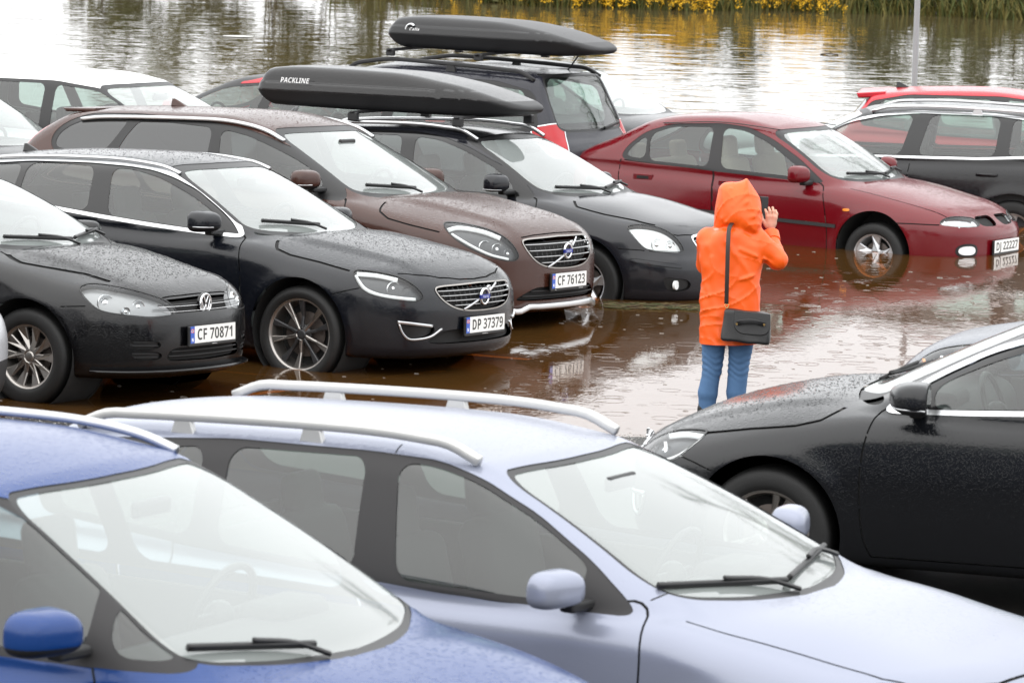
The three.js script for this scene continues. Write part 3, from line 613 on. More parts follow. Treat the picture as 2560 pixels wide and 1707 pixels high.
function slats(root, B, sdf, proj, ys, o = {}) { // bars across an opening, following the body
  ys.forEach((y, i) => {
    const zs = []; for (let z = 0; z < 1; z += .01) if (sdf(z, y) < -(o.margin ?? .01)) zs.push(z);
    if (zs.length < 3) return; const zm = Math.max(...zs), pts = [];
    for (let k = -8; k <= 8; k++) { const z = zm * k / 8, q = surf(B.f, proj, Math.abs(z), y); pts.push([q.p[0] - (o.in ?? .012), y, z]); }
    part(root, 'slat', sweep(pts, o.d ?? .014, (o.h ?? .012) * .7, [0, 1, 0], 24), o.mat ?? M.satin);
  });
}
// ---------- setting ----------
function groundY(x, z) {
  const d = -28.6 - z;
  if (d < 0) return Math.min(-d * .035, .11) + Math.max(0, -d - 14) * .012;
  const k = .0136;
  return (d < 5 ? -.035 * d : -.175 - k * (d - 5)) + (d > 30 ? Math.min((d - 30) * .0, 0) : 0);
}
{
  const X0 = -260, X1 = 260, Z0 = 40, Z1 = -420, nx = 150, nz = 230, pos = [], uv = [], idx = [];
  const gx = i => { const t = i / nx * 2 - 1; return 260 * Math.sign(t) * (.09 * Math.abs(t) + .91 * Math.abs(t) ** 3); };
  const gz = j => { const t = j / nz; return t < .8 ? lerp(40, -70, t / .8) : lerp(-70, -420, ((t - .8) / .2) ** 2); };
  for (let j = 0; j <= nz; j++) for (let i = 0; i <= nx; i++) {
    const x = gx(i), z = gz(j); let y = groundY(x, z);
    y = Math.max(y, -1.1);
    const bank = bankZ(x); y = lerp(y, .10 + .02 * (bank - z), sstep(bank + 3, bank - .8, z));
    if (z < -28 && z > bank) y += .012 * (n32(x / 9, z / 9) - .5);
    else y += .018 * (n32(x / 6, z / 6) - .5) * sstep(4, 12, Math.abs(z + 28)) ;
    pos.push(x, y, z); uv.push(x, z);
  }
  for (let j = 0; j < nz; j++) for (let i = 0; i < nx; i++) { const a = j * (nx + 1) + i, b = a + 1, c = a + nx + 1, d = c + 1; idx.push(a, b, c, b, d, c); }
  const g = new THREE.BufferGeometry(); g.setAttribute('position', new THREE.Float32BufferAttribute(pos, 3)); g.setAttribute('uv', new THREE.Float32BufferAttribute(uv, 2)); g.setIndex(idx); g.computeVertexNormals();
  const o = Q(new THREE.Mesh(g, P({ map: groundCol, color: lin(.5, .46, .4), roughness: .6, bumpMap: grit, bumpScale: .004 }))); o.name = 'ground'; o.userData = { kind: 'structure', label: 'wet dark asphalt and gravel ground of the parking area' }; scene.add(o);
}
function bankZ(x) { return -81.4 + (x < 0 ? .72 * Math.max(x, -14) : -.06 * x) + .35 * Math.sin(x * .9) + .25 * Math.sin(x * 2.3 + 1); }
function waterSheet(name, z0, z1, mat, label) {
  const g = new THREE.PlaneGeometry(520, z0 - z1, 1, 1); g.rotateX(-Math.PI / 2); g.translate(0, 0, (z0 + z1) / 2);
  const p = g.attributes.position, u = g.attributes.uv; for (let i = 0; i < p.count; i++) u.setXY(i, p.getX(i), p.getZ(i));
  const o = Q(new THREE.Mesh(g, mat)); o.name = name; o.userData = { kind: 'structure', label }; scene.add(o);
}
const mud = { color: lin(.60, .29, .08), roughness: .02, transmission: .91, thickness: 0, ior: 1.33 };
waterSheet('flood_water', 40, -47, P({ ...mud, bumpMap: waves, bumpScale: .004 }), 'muddy brown flood water covering the parking area');
waterSheet('river_water', -47, -420, P({ ...mud, color: lin(.28, .22, .11), transmission: .75, bumpMap: chop, bumpScale: .009 }), 'rippled open flood water between the parked cars and the far bank');
// painted bay lines on the asphalt under the shallow water
{
  const yellow = P({ color: lin(.5, .42, .05), roughness: .6, bumpMap: grit, bumpScale: .001 });
  const strip = (a, b, w) => {
    const n = 24, dx = b[0] - a[0], dz = b[1] - a[1], l = Math.hypot(dx, dz), nx = -dz / l * w / 2, nz = dx / l * w / 2, pos = [], uv = [], idx = [];
    for (let i = 0; i <= n; i++) { const x = lerp(a[0], b[0], i / n), z = lerp(a[1], b[1], i / n); for (const s of [1, -1]) { const X = x + nx * s, Z = z + nz * s; pos.push(X, groundY(X, Z) + .014, Z); uv.push(X, Z); } if (i < n) { const k = 2 * i; idx.push(k, k + 1, k + 2, k + 1, k + 3, k + 2); } }
    const g = new THREE.BufferGeometry(); g.setAttribute('position', new THREE.Float32BufferAttribute(pos, 3)); g.setAttribute('uv', new THREE.Float32BufferAttribute(uv, 2)); g.setIndex(idx); g.computeVertexNormals();
    if (g.attributes.normal.getY(0) < 0) { const q = g.index.array; for (let i = 0; i < q.length; i += 3) { const t = q[i]; q[i] = q[i + 1]; q[i + 1] = t; } g.computeVertexNormals(); }
    const o = Q(new THREE.Mesh(g, yellow)); o.name = numbered('bay_line'); o.userData = { kind: 'structure', label: 'faded yellow painted bay line under the shallow water' }; scene.add(o);
  };
  strip([-1.86, -30.09], [-.5, -32.35], .1);
  strip([-1.11, -31.33], [-5.2, -33.6], .1); strip([.13, -33.4], [-4.2, -35.9], .1);
}
const POSE = {};
function volvoSpec(pm) {
  return {
    xF: 2.328, xR: -2.307, W: .9325, axF: 1.388, axR: -1.388, Rw: .335, archR: .378, bottom: .2, paint: pm,
    sec: [[0, .13], [.2, .075], [.3, .045], [.5, .012], [.66, 0], [.8, .004], [.92, .02], [1.0, .04], [1.1, .075], [1.3, .16]],
    plan: [[-2.5, .13], [-2.1, .06], [-1.4, .008], [0, .004], [1.2, 0], [1.6, .006], [2, .035], [2.4, .09]],
    nose: [[0, -.1], [.2, -.05], [.28, -.015], [.42, -.004], [.52, 0], [.62, -.015], [.7, -.05], [.78, -.12], [.9, -.3]], bowF: .33, rF: .26,
    tail: [[0, .1], [.3, .03], [.55, 0], [.8, .03], [1, .09], [1.2, .2]], bowR: .16, rR: .3,
    top: [[2.6, .6], [2.3, .74], [2.2, .785], [2.1, .82], [1.9, .87], [1.7, .908], [1.4, .955], [1.1, .99], [.9, 1.0], [.4, 1.0], [0, 1.015], [-.6, 1.05], [-1.4, 1.09], [-2.1, 1.1], [-2.6, 1.05]],
    crown: [[2.5, .06], [2.2, .10], [1.7, .15], [1.3, .14], [.95, .09], [.5, .05], [-2.4, .05]], rS: .1, ridge: [1.0, .56, -.06, .02],
    roof: [[1.7, .66], [1.35, .86], [1.06, 1.0], [.75, 1.155], [.45, 1.3], [.2, 1.405], [.05, 1.445], [-.4, 1.482], [-.9, 1.475], [-1.4, 1.44], [-1.75, 1.38], [-1.95, 1.29], [-2.15, 1.06], [-2.3, .9], [-2.8, .3]],
    rcrown: .1, bwF: .17, bwR: .14, yc: 1.41, rG: .1,
    zB: [[1.4, .66], [1.0, .765], [.75, .82], [.4, .862], [0, .875], [-1, .87], [-1.7, .83], [-2.3, .74]], zR: [[1.2, .48], [.7, .55], [.2, .60], [-.5, .615], [-1.4, .595], [-2.2, .53]],
    belt: [[2, .93], [.86, .945], [.4, .975], [0, 1.0], [-.6, 1.045], [-1.4, 1.09], [-2, 1.11], [-2.4, 1.1]],
    dlo: { poly: [[.845, .962], [.806, 1.012], [.718, 1.085], [.58, 1.168], [.359, 1.284], [.155, 1.358], [-.036, 1.40], [-.25, 1.418], [-.6, 1.425], [-1.1, 1.412], [-1.5, 1.375], [-1.8, 1.30], [-1.95, 1.21], [-1.9, 1.165], [-1.5, 1.145], [-.9, 1.095], [-.34, 1.043], [.1, 1.008], [.45, .985]], chrome: .02,
      glass: [[[-.26, 1.062], [-.375, 1.385], [-.2, 1.382], [.049, 1.335], [.321, 1.24], [.545, 1.135], [.60, 1.08], [.58, 1.0], [.45, 1.012]], [[-.44, 1.083], [-.53, 1.388], [-.9, 1.392], [-1.11, 1.382], [-1.06, 1.13]], [[-1.16, 1.378], [-1.45, 1.352], [-1.7, 1.29], [-1.82, 1.22], [-1.5, 1.175], [-1.12, 1.14]]] },
    windows: [
      { proj: 'front', poly: [[0, .99], [.35, .995], [.6, 1.01], [.695, 1.035], [.675, 1.09], [.56, 1.375], [.4, 1.392], [0, 1.398]].concat([[-.05, 1.398], [-.05, .99]]), trim: .03, ringMat: M.black, fine: 1 },
      { proj: 'rear', poly: [[-.05, 1.12], [.5, 1.13], [.6, 1.17], [.5, 1.35], [-.05, 1.37]], trim: .02, mat: M.privacy, ringMat: M.black },
    ],
    doors: [
      [[.86, .99], [.9, .85], [.92, .7], [.918, .5], [.9, .34], [.86, .26, 1], [-.26, .27, 1], [-.29, .6], [-.325, .9], [-.335, 1.05, 1], [.3, 1.0, 1], [.6, .975]],
      [[-.345, 1.05, 1], [-.335, .9], [-.3, .6], [-.27, .27, 1], [-.86, .28, 1], [-.98, .42], [-1.12, .66], [-1.27, .78], [-1.33, 1.0], [-1.33, 1.1, 1]],
    ],
    hood: (x, y, z) => Math.max(hoodLine(x) - y - .002, x - (2.245 - .32 * z * z - (z > .45 ? (z - .45) * .35 : 0))),
    seams: [
      ['side', [[.975, 1.03], [1.05, .965], [1.15, .905], [1.27, .872], [1.5, .838], [1.745, .793]], .005],
      ['top', [[2.245, 0], [2.235, .18], [2.19, .38], [2.12, .53], [2.03, .66]], .005],
      ['side', [[1.672, .632], [1.76, .66], [1.86, .684]], .004],
    ],
    bumper: (x, y, z) => Math.max(1.55 - x, y - (x < 1.86 ? lerp(.632, .684, clamp((x - 1.67) / .19, -1, 1)) : lerp(.684, .78, sstep(1.86, 2.2, x)))),
    drops: 3000, wheel: 'twin10', mirrorIn: [.34, 1.30],
  };
}
const hoodLine = curve([[.975, 1.03], [1.05, .965], [1.15, .905], [1.27, .872], [1.5, .838], [1.745, .793], [2.1, .73]]);
const HL_V = [[-.655, .802], [-.80, .795], [-.95, .768], [-1.05, .722], [-1.115, .665], [-1.135, .618], [-1.06, .602], [-.88, .622], [-.74, .652], [-.685, .70]];
function lampInside(list, opts = {}) { // reflectors and bulbs behind a lamp glass: [u, v, r, depth, material]
  return ({ f, pieces }) => {
    for (const [u, v, r, dp, m] of list) {
      const q = surf(f, opts.proj ?? 'obl', u, v), k = opts.dir ?? [.86, .02, .35], l = Math.hypot(...k);
      [1, -1].forEach((sd, i) => {
        if (!pieces[i]) return;
        const g = new THREE.LatheGeometry([[.001, -r * .75], [r * .45, -r * .6], [r * .8, -r * .25], [r, 0], [r * 1.06, .004], [r * 1.06, -.01]].map(p => new THREE.Vector2(p[0], p[1])), 24);
        const g2 = new THREE.SphereGeometry(r * .55, 16, 10); g2.translate(0, -r * .3, 0);
        const qt = new THREE.Quaternion().setFromUnitVectors(new THREE.Vector3(0, 1, 0), new THREE.Vector3(k[0], k[1], k[2] * sd).normalize());
        for (const [gg, nm, mm] of [[g, 'reflector', m ?? M.lampChrome], [g2, 'bulb_lens', M.lampChrome]]) { gg.applyQuaternion(qt); gg.translate(q.p[0] - q.n[0] * dp, q.p[1] - q.n[1] * dp, sd * (q.p[2] - q.n[2] * dp)); part(pieces[i], nm, gg, mm); }
      });
    }
  };
}
function volvoFront(c, o) { // lamps, grille and bumper openings of the two similar cars
  c.patches = [
    { name: 'headlight', proj: 'obl', poly: HL_V, trim: .006, trimMat: M.black, trimName: 'lamp_seal', mat: M.lens, backPush: .035, backMat: M.lampDark, push: .001, noGroove: true, inside: lampInside([[-.93, .70, .052, .05], [-1.03, .672, .04, .05, M.lampDark]]) },
    { name: 'grille', proj: 'front', pair: false, poly: [[-.1, .70], [.42, .692], [.49, .682], [.475, .64], [.43, .595], [.34, .55], [.2, .528], [-.1, .522]], trim: .009, trimMat: M.alloy, trimName: 'grille_frame', trimOut: .005, mat: M.cavity, push: .035, noGroove: true },
    { name: 'cowl_recess', proj: 'top', pair: false, poly: [[1.10, -.1], [1.095, .25], [1.05, .48], [.96, .66], [.9, .71], [.86, .70], [.92, .52], [.99, .3], [1.02, -.1]], mat: M.cavity, push: .02, noGroove: true, extra: (x, y) => y < 1.06 },
    { name: 'fog_lamp_recess', proj: 'obl', poly: [[-.93, .475], [-1.2, .445], [-1.23, .40], [-1.17, .355], [-1.05, .335], [-.98, .37]], mat: M.black, push: .025, groove: .003 },
    { name: 'lower_intake', proj: 'front', pair: false, poly: [[-.1, .40], [.38, .40], [.46, .39], [.54, .345], [.57, .318], [.48, .305], [-.1, .30]], mat: M.cavity, push: .03, noGroove: true },
  ];
}
function volvoDetail(root, B, o = {}) {
  const f = B.f, gp = B.laid.find(l => l.q.name === 'grille');
  slats(gp.pieces[0], B, gp.sdf, 'front', [.665, .632, .598, .565], { h: .009, in: .004, d: .02 });
  for (let i = -7; i <= 7; i++) { const z = i * .058, pts = []; for (let k = 0; k <= 4; k++) { const y = lerp(.545, .685, k / 4); if (gp.sdf(Math.abs(z), y) < -.008) { const q = surf(f, 'front', Math.abs(z), y); pts.push([q.p[0] - .024, y, z]); } } if (pts.length > 1) part(gp.pieces[0], 'grille_bar', sweep(pts, .006, .012, [0, 0, 1], 8), M.plastic); }
  const c0 = surf(f, 'front', 0, .612).p, x0 = c0[0] + .018;
  const bar = []; for (let k = 0; k <= 6; k++) { const t = k / 6, z = lerp(.25, -.25, t), y = lerp(.535, .69, t); bar.push([surf(f, 'front', Math.abs(z), y).p[0] + .006, y, z]); }
  part(root, 'grille_diagonal', sweep(bar, .012, .014, [0, 1, 0], 16), M.alloyBright);
  badgeRing(root, x0, .612);
  // daytime strip and bright blade in the lamp
  for (const k of [1, -1]) {
    const path = HLp(f, [[-.675, .775], [-.72, .69], [-.80, .65], [-.95, .627], [-1.08, .616]], .02, k); part(root, 'lamp_light_guide', sweep(path, .018, .024, [0, 1, 0], 24), M.lampWhite);
    part(root, 'lamp_light_guide', sweep(HLp(f, [[-.69, .785], [-.82, .778], [-.96, .752]], .016, k), .02, .03, [0, 1, 0], 20), M.lampWhite);
    part(root, 'daytime_lamp', sweep(HLp(f, [[-.945, .462], [-1.06, .45], [-1.2, .432]], -.004, k), .02, .022, [0, 1, 0], 16), M.satin);
    part(root, 'bumper_blade', sweep(HLp(f, [[-.955, .45], [-.985, .385], [-1.03, .345], [-1.12, .345], [-1.2, .362], [-1.28, .41]], .0, k), .016, .016, [0, 1, 0], 24), M.satin);
  }
}
function HLp(f, uv, dp, k) { return uv.map(([u, v]) => { const q = surf(f, 'obl', u, v); return [q.p[0] - q.n[0] * dp, q.p[1] - q.n[1] * dp, k * (q.p[2] - q.n[2] * dp)]; }); }
function badgeRing(root, x, y) {
  const b = part(root, 'badge', (() => { const g = new THREE.TorusGeometry(.052, .0095, 10, 36); g.rotateY(Math.PI / 2); g.translate(x, y, 0); return g; })(), M.chrome, 'round chrome badge with an arrow and a blue name bar');
  part(b, 'badge_arrow', merge([tr(box(.012, .012, .05, 0, 0, 0, .003), x, y + .052, -.052, 0, -.78), box(.01, .03, .01, x, y + .062, -.066, .003), box(.01, .01, .03, x, y + .072, -.056, .003)]), M.chrome);
  part(b, 'badge_back', tr(new THREE.CylinderGeometry(.047, .047, .008, 28), x - .006, y, 0, 0, 0, Math.PI / 2), M.black);
  part(b, 'badge_bar', box(.014, .030, .125, x + .004, y, 0, .003), M.blueEnamel);
  part(b, 'badge_lettering', (() => { const g = new THREE.PlaneGeometry(.105, .022); g.rotateY(Math.PI / 2); g.translate(x + .0125, y, 0); return g; })(), P({ map: textTex('VOLVO', 'bold 52px serif', 256, 56, '#c9cede', '#1a2a8c'), roughness: .25 }));
}
function chromeLines() {}
{
  const c = volvoSpec(paint(.0045, .0055, .0085, .16)); volvoFront(c);
  const car = thing('estate_car', 'dark blue-grey estate car with plate DP 37379 and ten-spoke wheels', 'car');
  const B = buildCar(c, car);
  volvoDetail(car, B);
  addPlate(car, B, .421, 'DP 37379', { foot: [['www.bilia.no', 0, .12]] });
  addMirror(car, c, { x: .64, y: 1.065, z: .985, d: .13, w: .105, split: -.022, blink: -.028, fold: true });
  addWiper(car, B, [[.56, 1.055], [.1, 1.02]]);
  addRail(car, B, c, { x0: .16, x1: -1.75, z0: .575, z1: .57, lift: .012, w: .035, h: .026, mat: M.satin });
  addFin(car, B, -1.55, M.gloss);
  addHandle(car, B, -.18, .86, c.paint);
  place(car, -2.22, -32.753, 30, -.145, .035);
}
// ---- a generic body from a few measures ----
function gen(o) {
  const { xF, xR, W } = o, [cx, cy] = o.cowl, [hx, hy] = o.hdr, [px, py] = o.peak, [ex, ey] = o.rend, [tx, ty] = o.tailTop, [fx, fy] = o.hoodF;
  const L = (t, b = 0) => [lerp(cx, hx, t), lerp(cy, hy, t) + b];
  return {
    archR: o.Rw + .045, bottom: o.bottom ?? .2,
    sec: o.sec ?? [[0, .13], [.2, .07], [.3, .04], [.5, .01], [.66, 0], [.8, .004], [.92, .02], [1.02, .045], [1.15, .09], [1.4, .18]],
    plan: [[xR - .2, .12], [xR + .2, .06], [o.axR, .01], [0, .003], [o.axF, .004], [lerp(o.axF, xF, .5), .03], [xF + .1, .1]],
    nose: [[0, -.1], [.2, -.05], [.3, -.012], [.45, 0], [.55, -.005], [.65, -.03], [.75, -.08], [.85, -.17], [1.0, -.34]], bowF: .32, rF: .28,
    tail: [[0, .12], [.3, .04], [.55, 0], [.8, .02], [1, .06], [1.3, .16]], bowR: .14, rR: .28,
    top: [[xF + .3, fy - .2], [fx + .06, fy - .035], [fx, fy], [lerp(fx, cx, .15), lerp(fy, cy, .27)], [lerp(fx, cx, .45), lerp(fy, cy, .6)], [lerp(fx, cx, .75), lerp(fy, cy, .86)], [cx + .05, cy - .01], [cx - .2, cy], [0, o.belt0 + .01], [-1, o.belt1 + .005], [xR + .3, o.deck ?? o.belt1 + .01], [xR - .2, (o.deck ?? o.belt1) - .05]],
    crown: [[xF + .1, .06], [fx, .10], [lerp(fx, cx, .5), .14], [cx + .1, .12], [cx - .2, .07], [0, .05], [xR, .05]], rS: o.rS ?? .1,
    roof: [[cx + .7, cy - .38], [cx + .3, cy - .155], [cx, cy], L(.33, .012), L(.66, .015), [hx + .03, hy - .012], [hx - .13, hy + (py - hy) * .45], [px, py], [lerp(px, ex, .6), lerp(py, ey, .32)], [ex, ey], [lerp(ex, tx, .5), lerp(ey, ty, .45)], [tx, ty], [tx - .12, ty - .2], [tx - .5, ty - .9]],
    rcrown: .09, bwF: .17, bwR: .12, yc: o.yc ?? hy, rG: .1,
    zB: [[cx + .4, W - .27], [cx, W - .165], [cx - .3, W - .105], [cx - .65, W - .07], [0, W - .06], [-1, W - .065], [xR + .5, W - .11], [xR, W - .2]],
    zR: [[cx + .2, o.zr - .13], [hx + .4, o.zr - .055], [hx, o.zr - .012], [px, o.zr], [ex, o.zr - .03], [xR, o.zr - .1]],
    belt: [[cx + 1, o.beltF - .01], [cx - .15, o.beltF], [0, o.belt0], [-1, o.belt1], [xR + .2, o.belt1 + .02]],
    ...o,
  };
}
const wsPoly = (yb, zb, yt, zt) => [[0, yb], [zb * .6, yb + .008], [zb * .92, yb + .025], [zb, yb + .055], [lerp(zb, zt, .5), lerp(yb, yt, .56)], [zt, yt - .015], [zt * .7, yt - .004], [0, yt], [-.05, yt], [-.05, yb]];
const rwPoly = (yb, zb, yt, zt) => [[-.05, yb], [zb * .85, yb + .004], [zb, yb + .04], [zt, yt - .03], [zt * .85, yt], [-.05, yt]];
const golfLine = curve([[.9, .985], [.95, .965], [1.06, .934], [1.17, .908], [1.38, .882], [1.59, .852], [1.76, .815], [2.1, .70]]);

// ---- black hatchback in front (plate CF 70871) ----
{
  const pm = paint(.0028, .0028, .0036, .16), W = .895;
  const c = gen({
    xF: 2.16, xR: -2.09, W, axF: 1.318, axR: -1.318, Rw: .316, paint: pm, cowl: [1.02, .99], hdr: [.15, 1.375], peak: [-.5, 1.455], rend: [-1.65, 1.36], tailTop: [-2.0, 1.0], hoodF: [2.04, .735], belt0: .985, belt1: 1.03, beltF: .94, zr: .60, yc: 1.39,
    drops: 2600, wheel: 'pairs5', windows: [{ proj: 'front', poly: wsPoly(.985, .69, 1.372, .55), trim: .03 }, { proj: 'rear', poly: rwPoly(1.03, .55, 1.33, .5), trim: .02, mat: M.privacy }],
    dlo: { poly: [[.80, .955], [.74, 1.03], [.5, 1.19], [.25, 1.31], [0, 1.375], [-.4, 1.395], [-.9, 1.385], [-1.3, 1.33], [-1.5, 1.2], [-1.45, 1.09], [-.8, 1.03], [0, .985]], chrome: 0, glass: [[[-.3, 1.03], [-.36, 1.37], [0, 1.35], [.25, 1.285], [.48, 1.17], [.62, 1.06], [.6, .985]], [[-.42, 1.035], [-.48, 1.372], [-.9, 1.36], [-1.15, 1.32], [-1.1, 1.07]]] },
    doors: [[[.82, .97], [.86, .8], [.88, .6], [.86, .3, 1], [-.2, .3, 1], [-.28, .8], [-.32, 1.02, 1], [.3, .985]]],
    hood: (x, y, z) => Math.max(golfLine(x) - y - .002, x - (2.055 - .2 * z * z)),
    seams: [['side', [[.95, .965], [1.06, .934], [1.17, .908], [1.38, .882], [1.59, .852], [1.76, .815]], .0045], ['side', [[1.6, .66], [1.75, .67]], .004], ['front', [[.0, .726], [.3, .722], [.42, .712], [.5, .70]], .004]],
    bumper: (x, y, z) => Math.max(1.62 - x, y - lerp(.66, .63, sstep(1.7, 2.1, x))), ridge: [.9, .52, -.02, .012],
  });
  const hl = [[-.62, .775], [-.69, .805], [-.80, .80], [-.95, .775], [-1.10, .735], [-1.21, .695], [-1.265, .635], [-1.255, .615], [-1.1, .603], [-.85, .628], [-.74, .648], [-.68, .70]];
  c.patches = [
    { name: 'headlight', proj: 'obl', poly: hl, round: 1, trim: .007, trimMat: M.black, trimName: 'lamp_seal', mat: M.lens, backPush: .04, backMat: P({ color: lin(.28, .28, .285), roughness: .3, metalness: .6 }), noGroove: true, inside: lampInside([[-.79, .715, .056, .05], [-1.02, .69, .042, .045], [-.92, .645, .03, .03]]) },
    { name: 'grille', proj: 'front', pair: false, poly: [[-.1, .715], [.38, .705], [.47, .69], [.44, .625], [.41, .618], [-.1, .622]], round: 1, mat: M.cavity, push: .03, noGroove: true },
    { name: 'lower_intake', proj: 'front', pair: false, poly: [[-.1, .40], [.36, .40], [.41, .36], [.4, .315], [-.1, .305]], mat: M.cavity, push: .03, noGroove: true },
    { name: 'side_intake', proj: 'obl', poly: [[-.93, .455], [-1.15, .445], [-1.15, .40], [-.95, .405]], round: 1, mat: M.plastic, push: .018, groove: .003 },
    { name: 'side_intake', proj: 'obl', poly: [[-.93, .385], [-1.16, .375], [-1.16, .33], [-1.0, .325]], round: 1, mat: M.plastic, push: .018, groove: .003 },
  ];
  const car = thing('hatchback_car', 'black hatchback with plate CF 70871 at the left edge', 'car');
  const B = buildCar(c, car);
  const g = B.laid.find(l => l.q.name === 'grille'), li = B.laid.find(l => l.q.name === 'lower_intake');
  slats(g.pieces[0], B, g.sdf, 'front', [.672], { h: .012, mat: M.black, in: .006 }); slats(g.pieces[0], B, g.sdf, 'front', [.662, .630], { h: .006, mat: M.chrome, in: .001, margin: .004 });
  slats(li.pieces[0], B, li.sdf, 'front', [.375, .345], { h: .012, mat: M.plastic, in: .008 });
  B.laid.filter(l => l.q.name === 'side_intake').forEach(l => l.pieces.forEach((pc, i) => { for (const dv of [-.012, .012]) { const v = (l.q.poly[0][1] + l.q.poly[3][1]) / 2 + dv; part(pc, 'slat', sweep(HLp(B.f, [[-.96, v], [-1.05, v], [-1.14, v - .003]], .008, i ? -1 : 1), .01, .008, [0, 1, 0], 12), M.black); } }));
  // round badge of two letters
  const x0 = surf(B.f, 'front', 0, .672).p[0] + .022, yb = .668;
  const bd = part(car, 'badge', (() => { const t = new THREE.TorusGeometry(.060, .0075, 10, 40); t.rotateY(Math.PI / 2); t.translate(x0, yb, 0); return t; })(), M.chrome, 'round chrome badge with two stacked letters');
  part(bd, 'badge_back', tr(new THREE.CylinderGeometry(.067, .067, .02, 32), x0 - .014, yb, 0, 0, 0, Math.PI / 2), M.gloss);
  const stroke = (a, b) => sweep([[x0, yb + a[1], -a[0]], [x0, yb + b[1], -b[0]]], .011, .009, [1, 0, 0], 4);
  part(bd, 'badge_letters', merge([stroke([-.028, .05], [0, .002]), stroke([.028, .05], [0, .002]), stroke([-.05, .026], [-.022, -.05]), stroke([-.022, -.05], [0, -.008]), stroke([0, -.008], [.022, -.05]), stroke([.022, -.05], [.05, .026])]), M.chrome);
  addPlate(car, B, .474, 'CF 70871', { tilt: .03, out: .014, foot: [['mollerbil.no', -.02, .1]] });
  addMirror(car, c, { x: .62, y: 1.05, z: .95, split: -.03, fold: true });
  addWiper(car, B, [[.5, 1.03], [-.05, 1.0]]); addWiper(car, B, [[-.1, 1.005], [-.6, 1.03]]);
  part(car, 'bumper_lip', (() => { const p = []; for (let k = -8; k <= 8; k++) { const z = .8 * k / 8, q = surf(B.f, 'front', Math.abs(z), .29); p.push([q.p[0] + .012, .252, z]); } return sweep(p, .06, .022, [0, 1, 0], 32); })(), M.gloss);
  place(car, -3.837, -30.71, 30, -.074, .035);
}
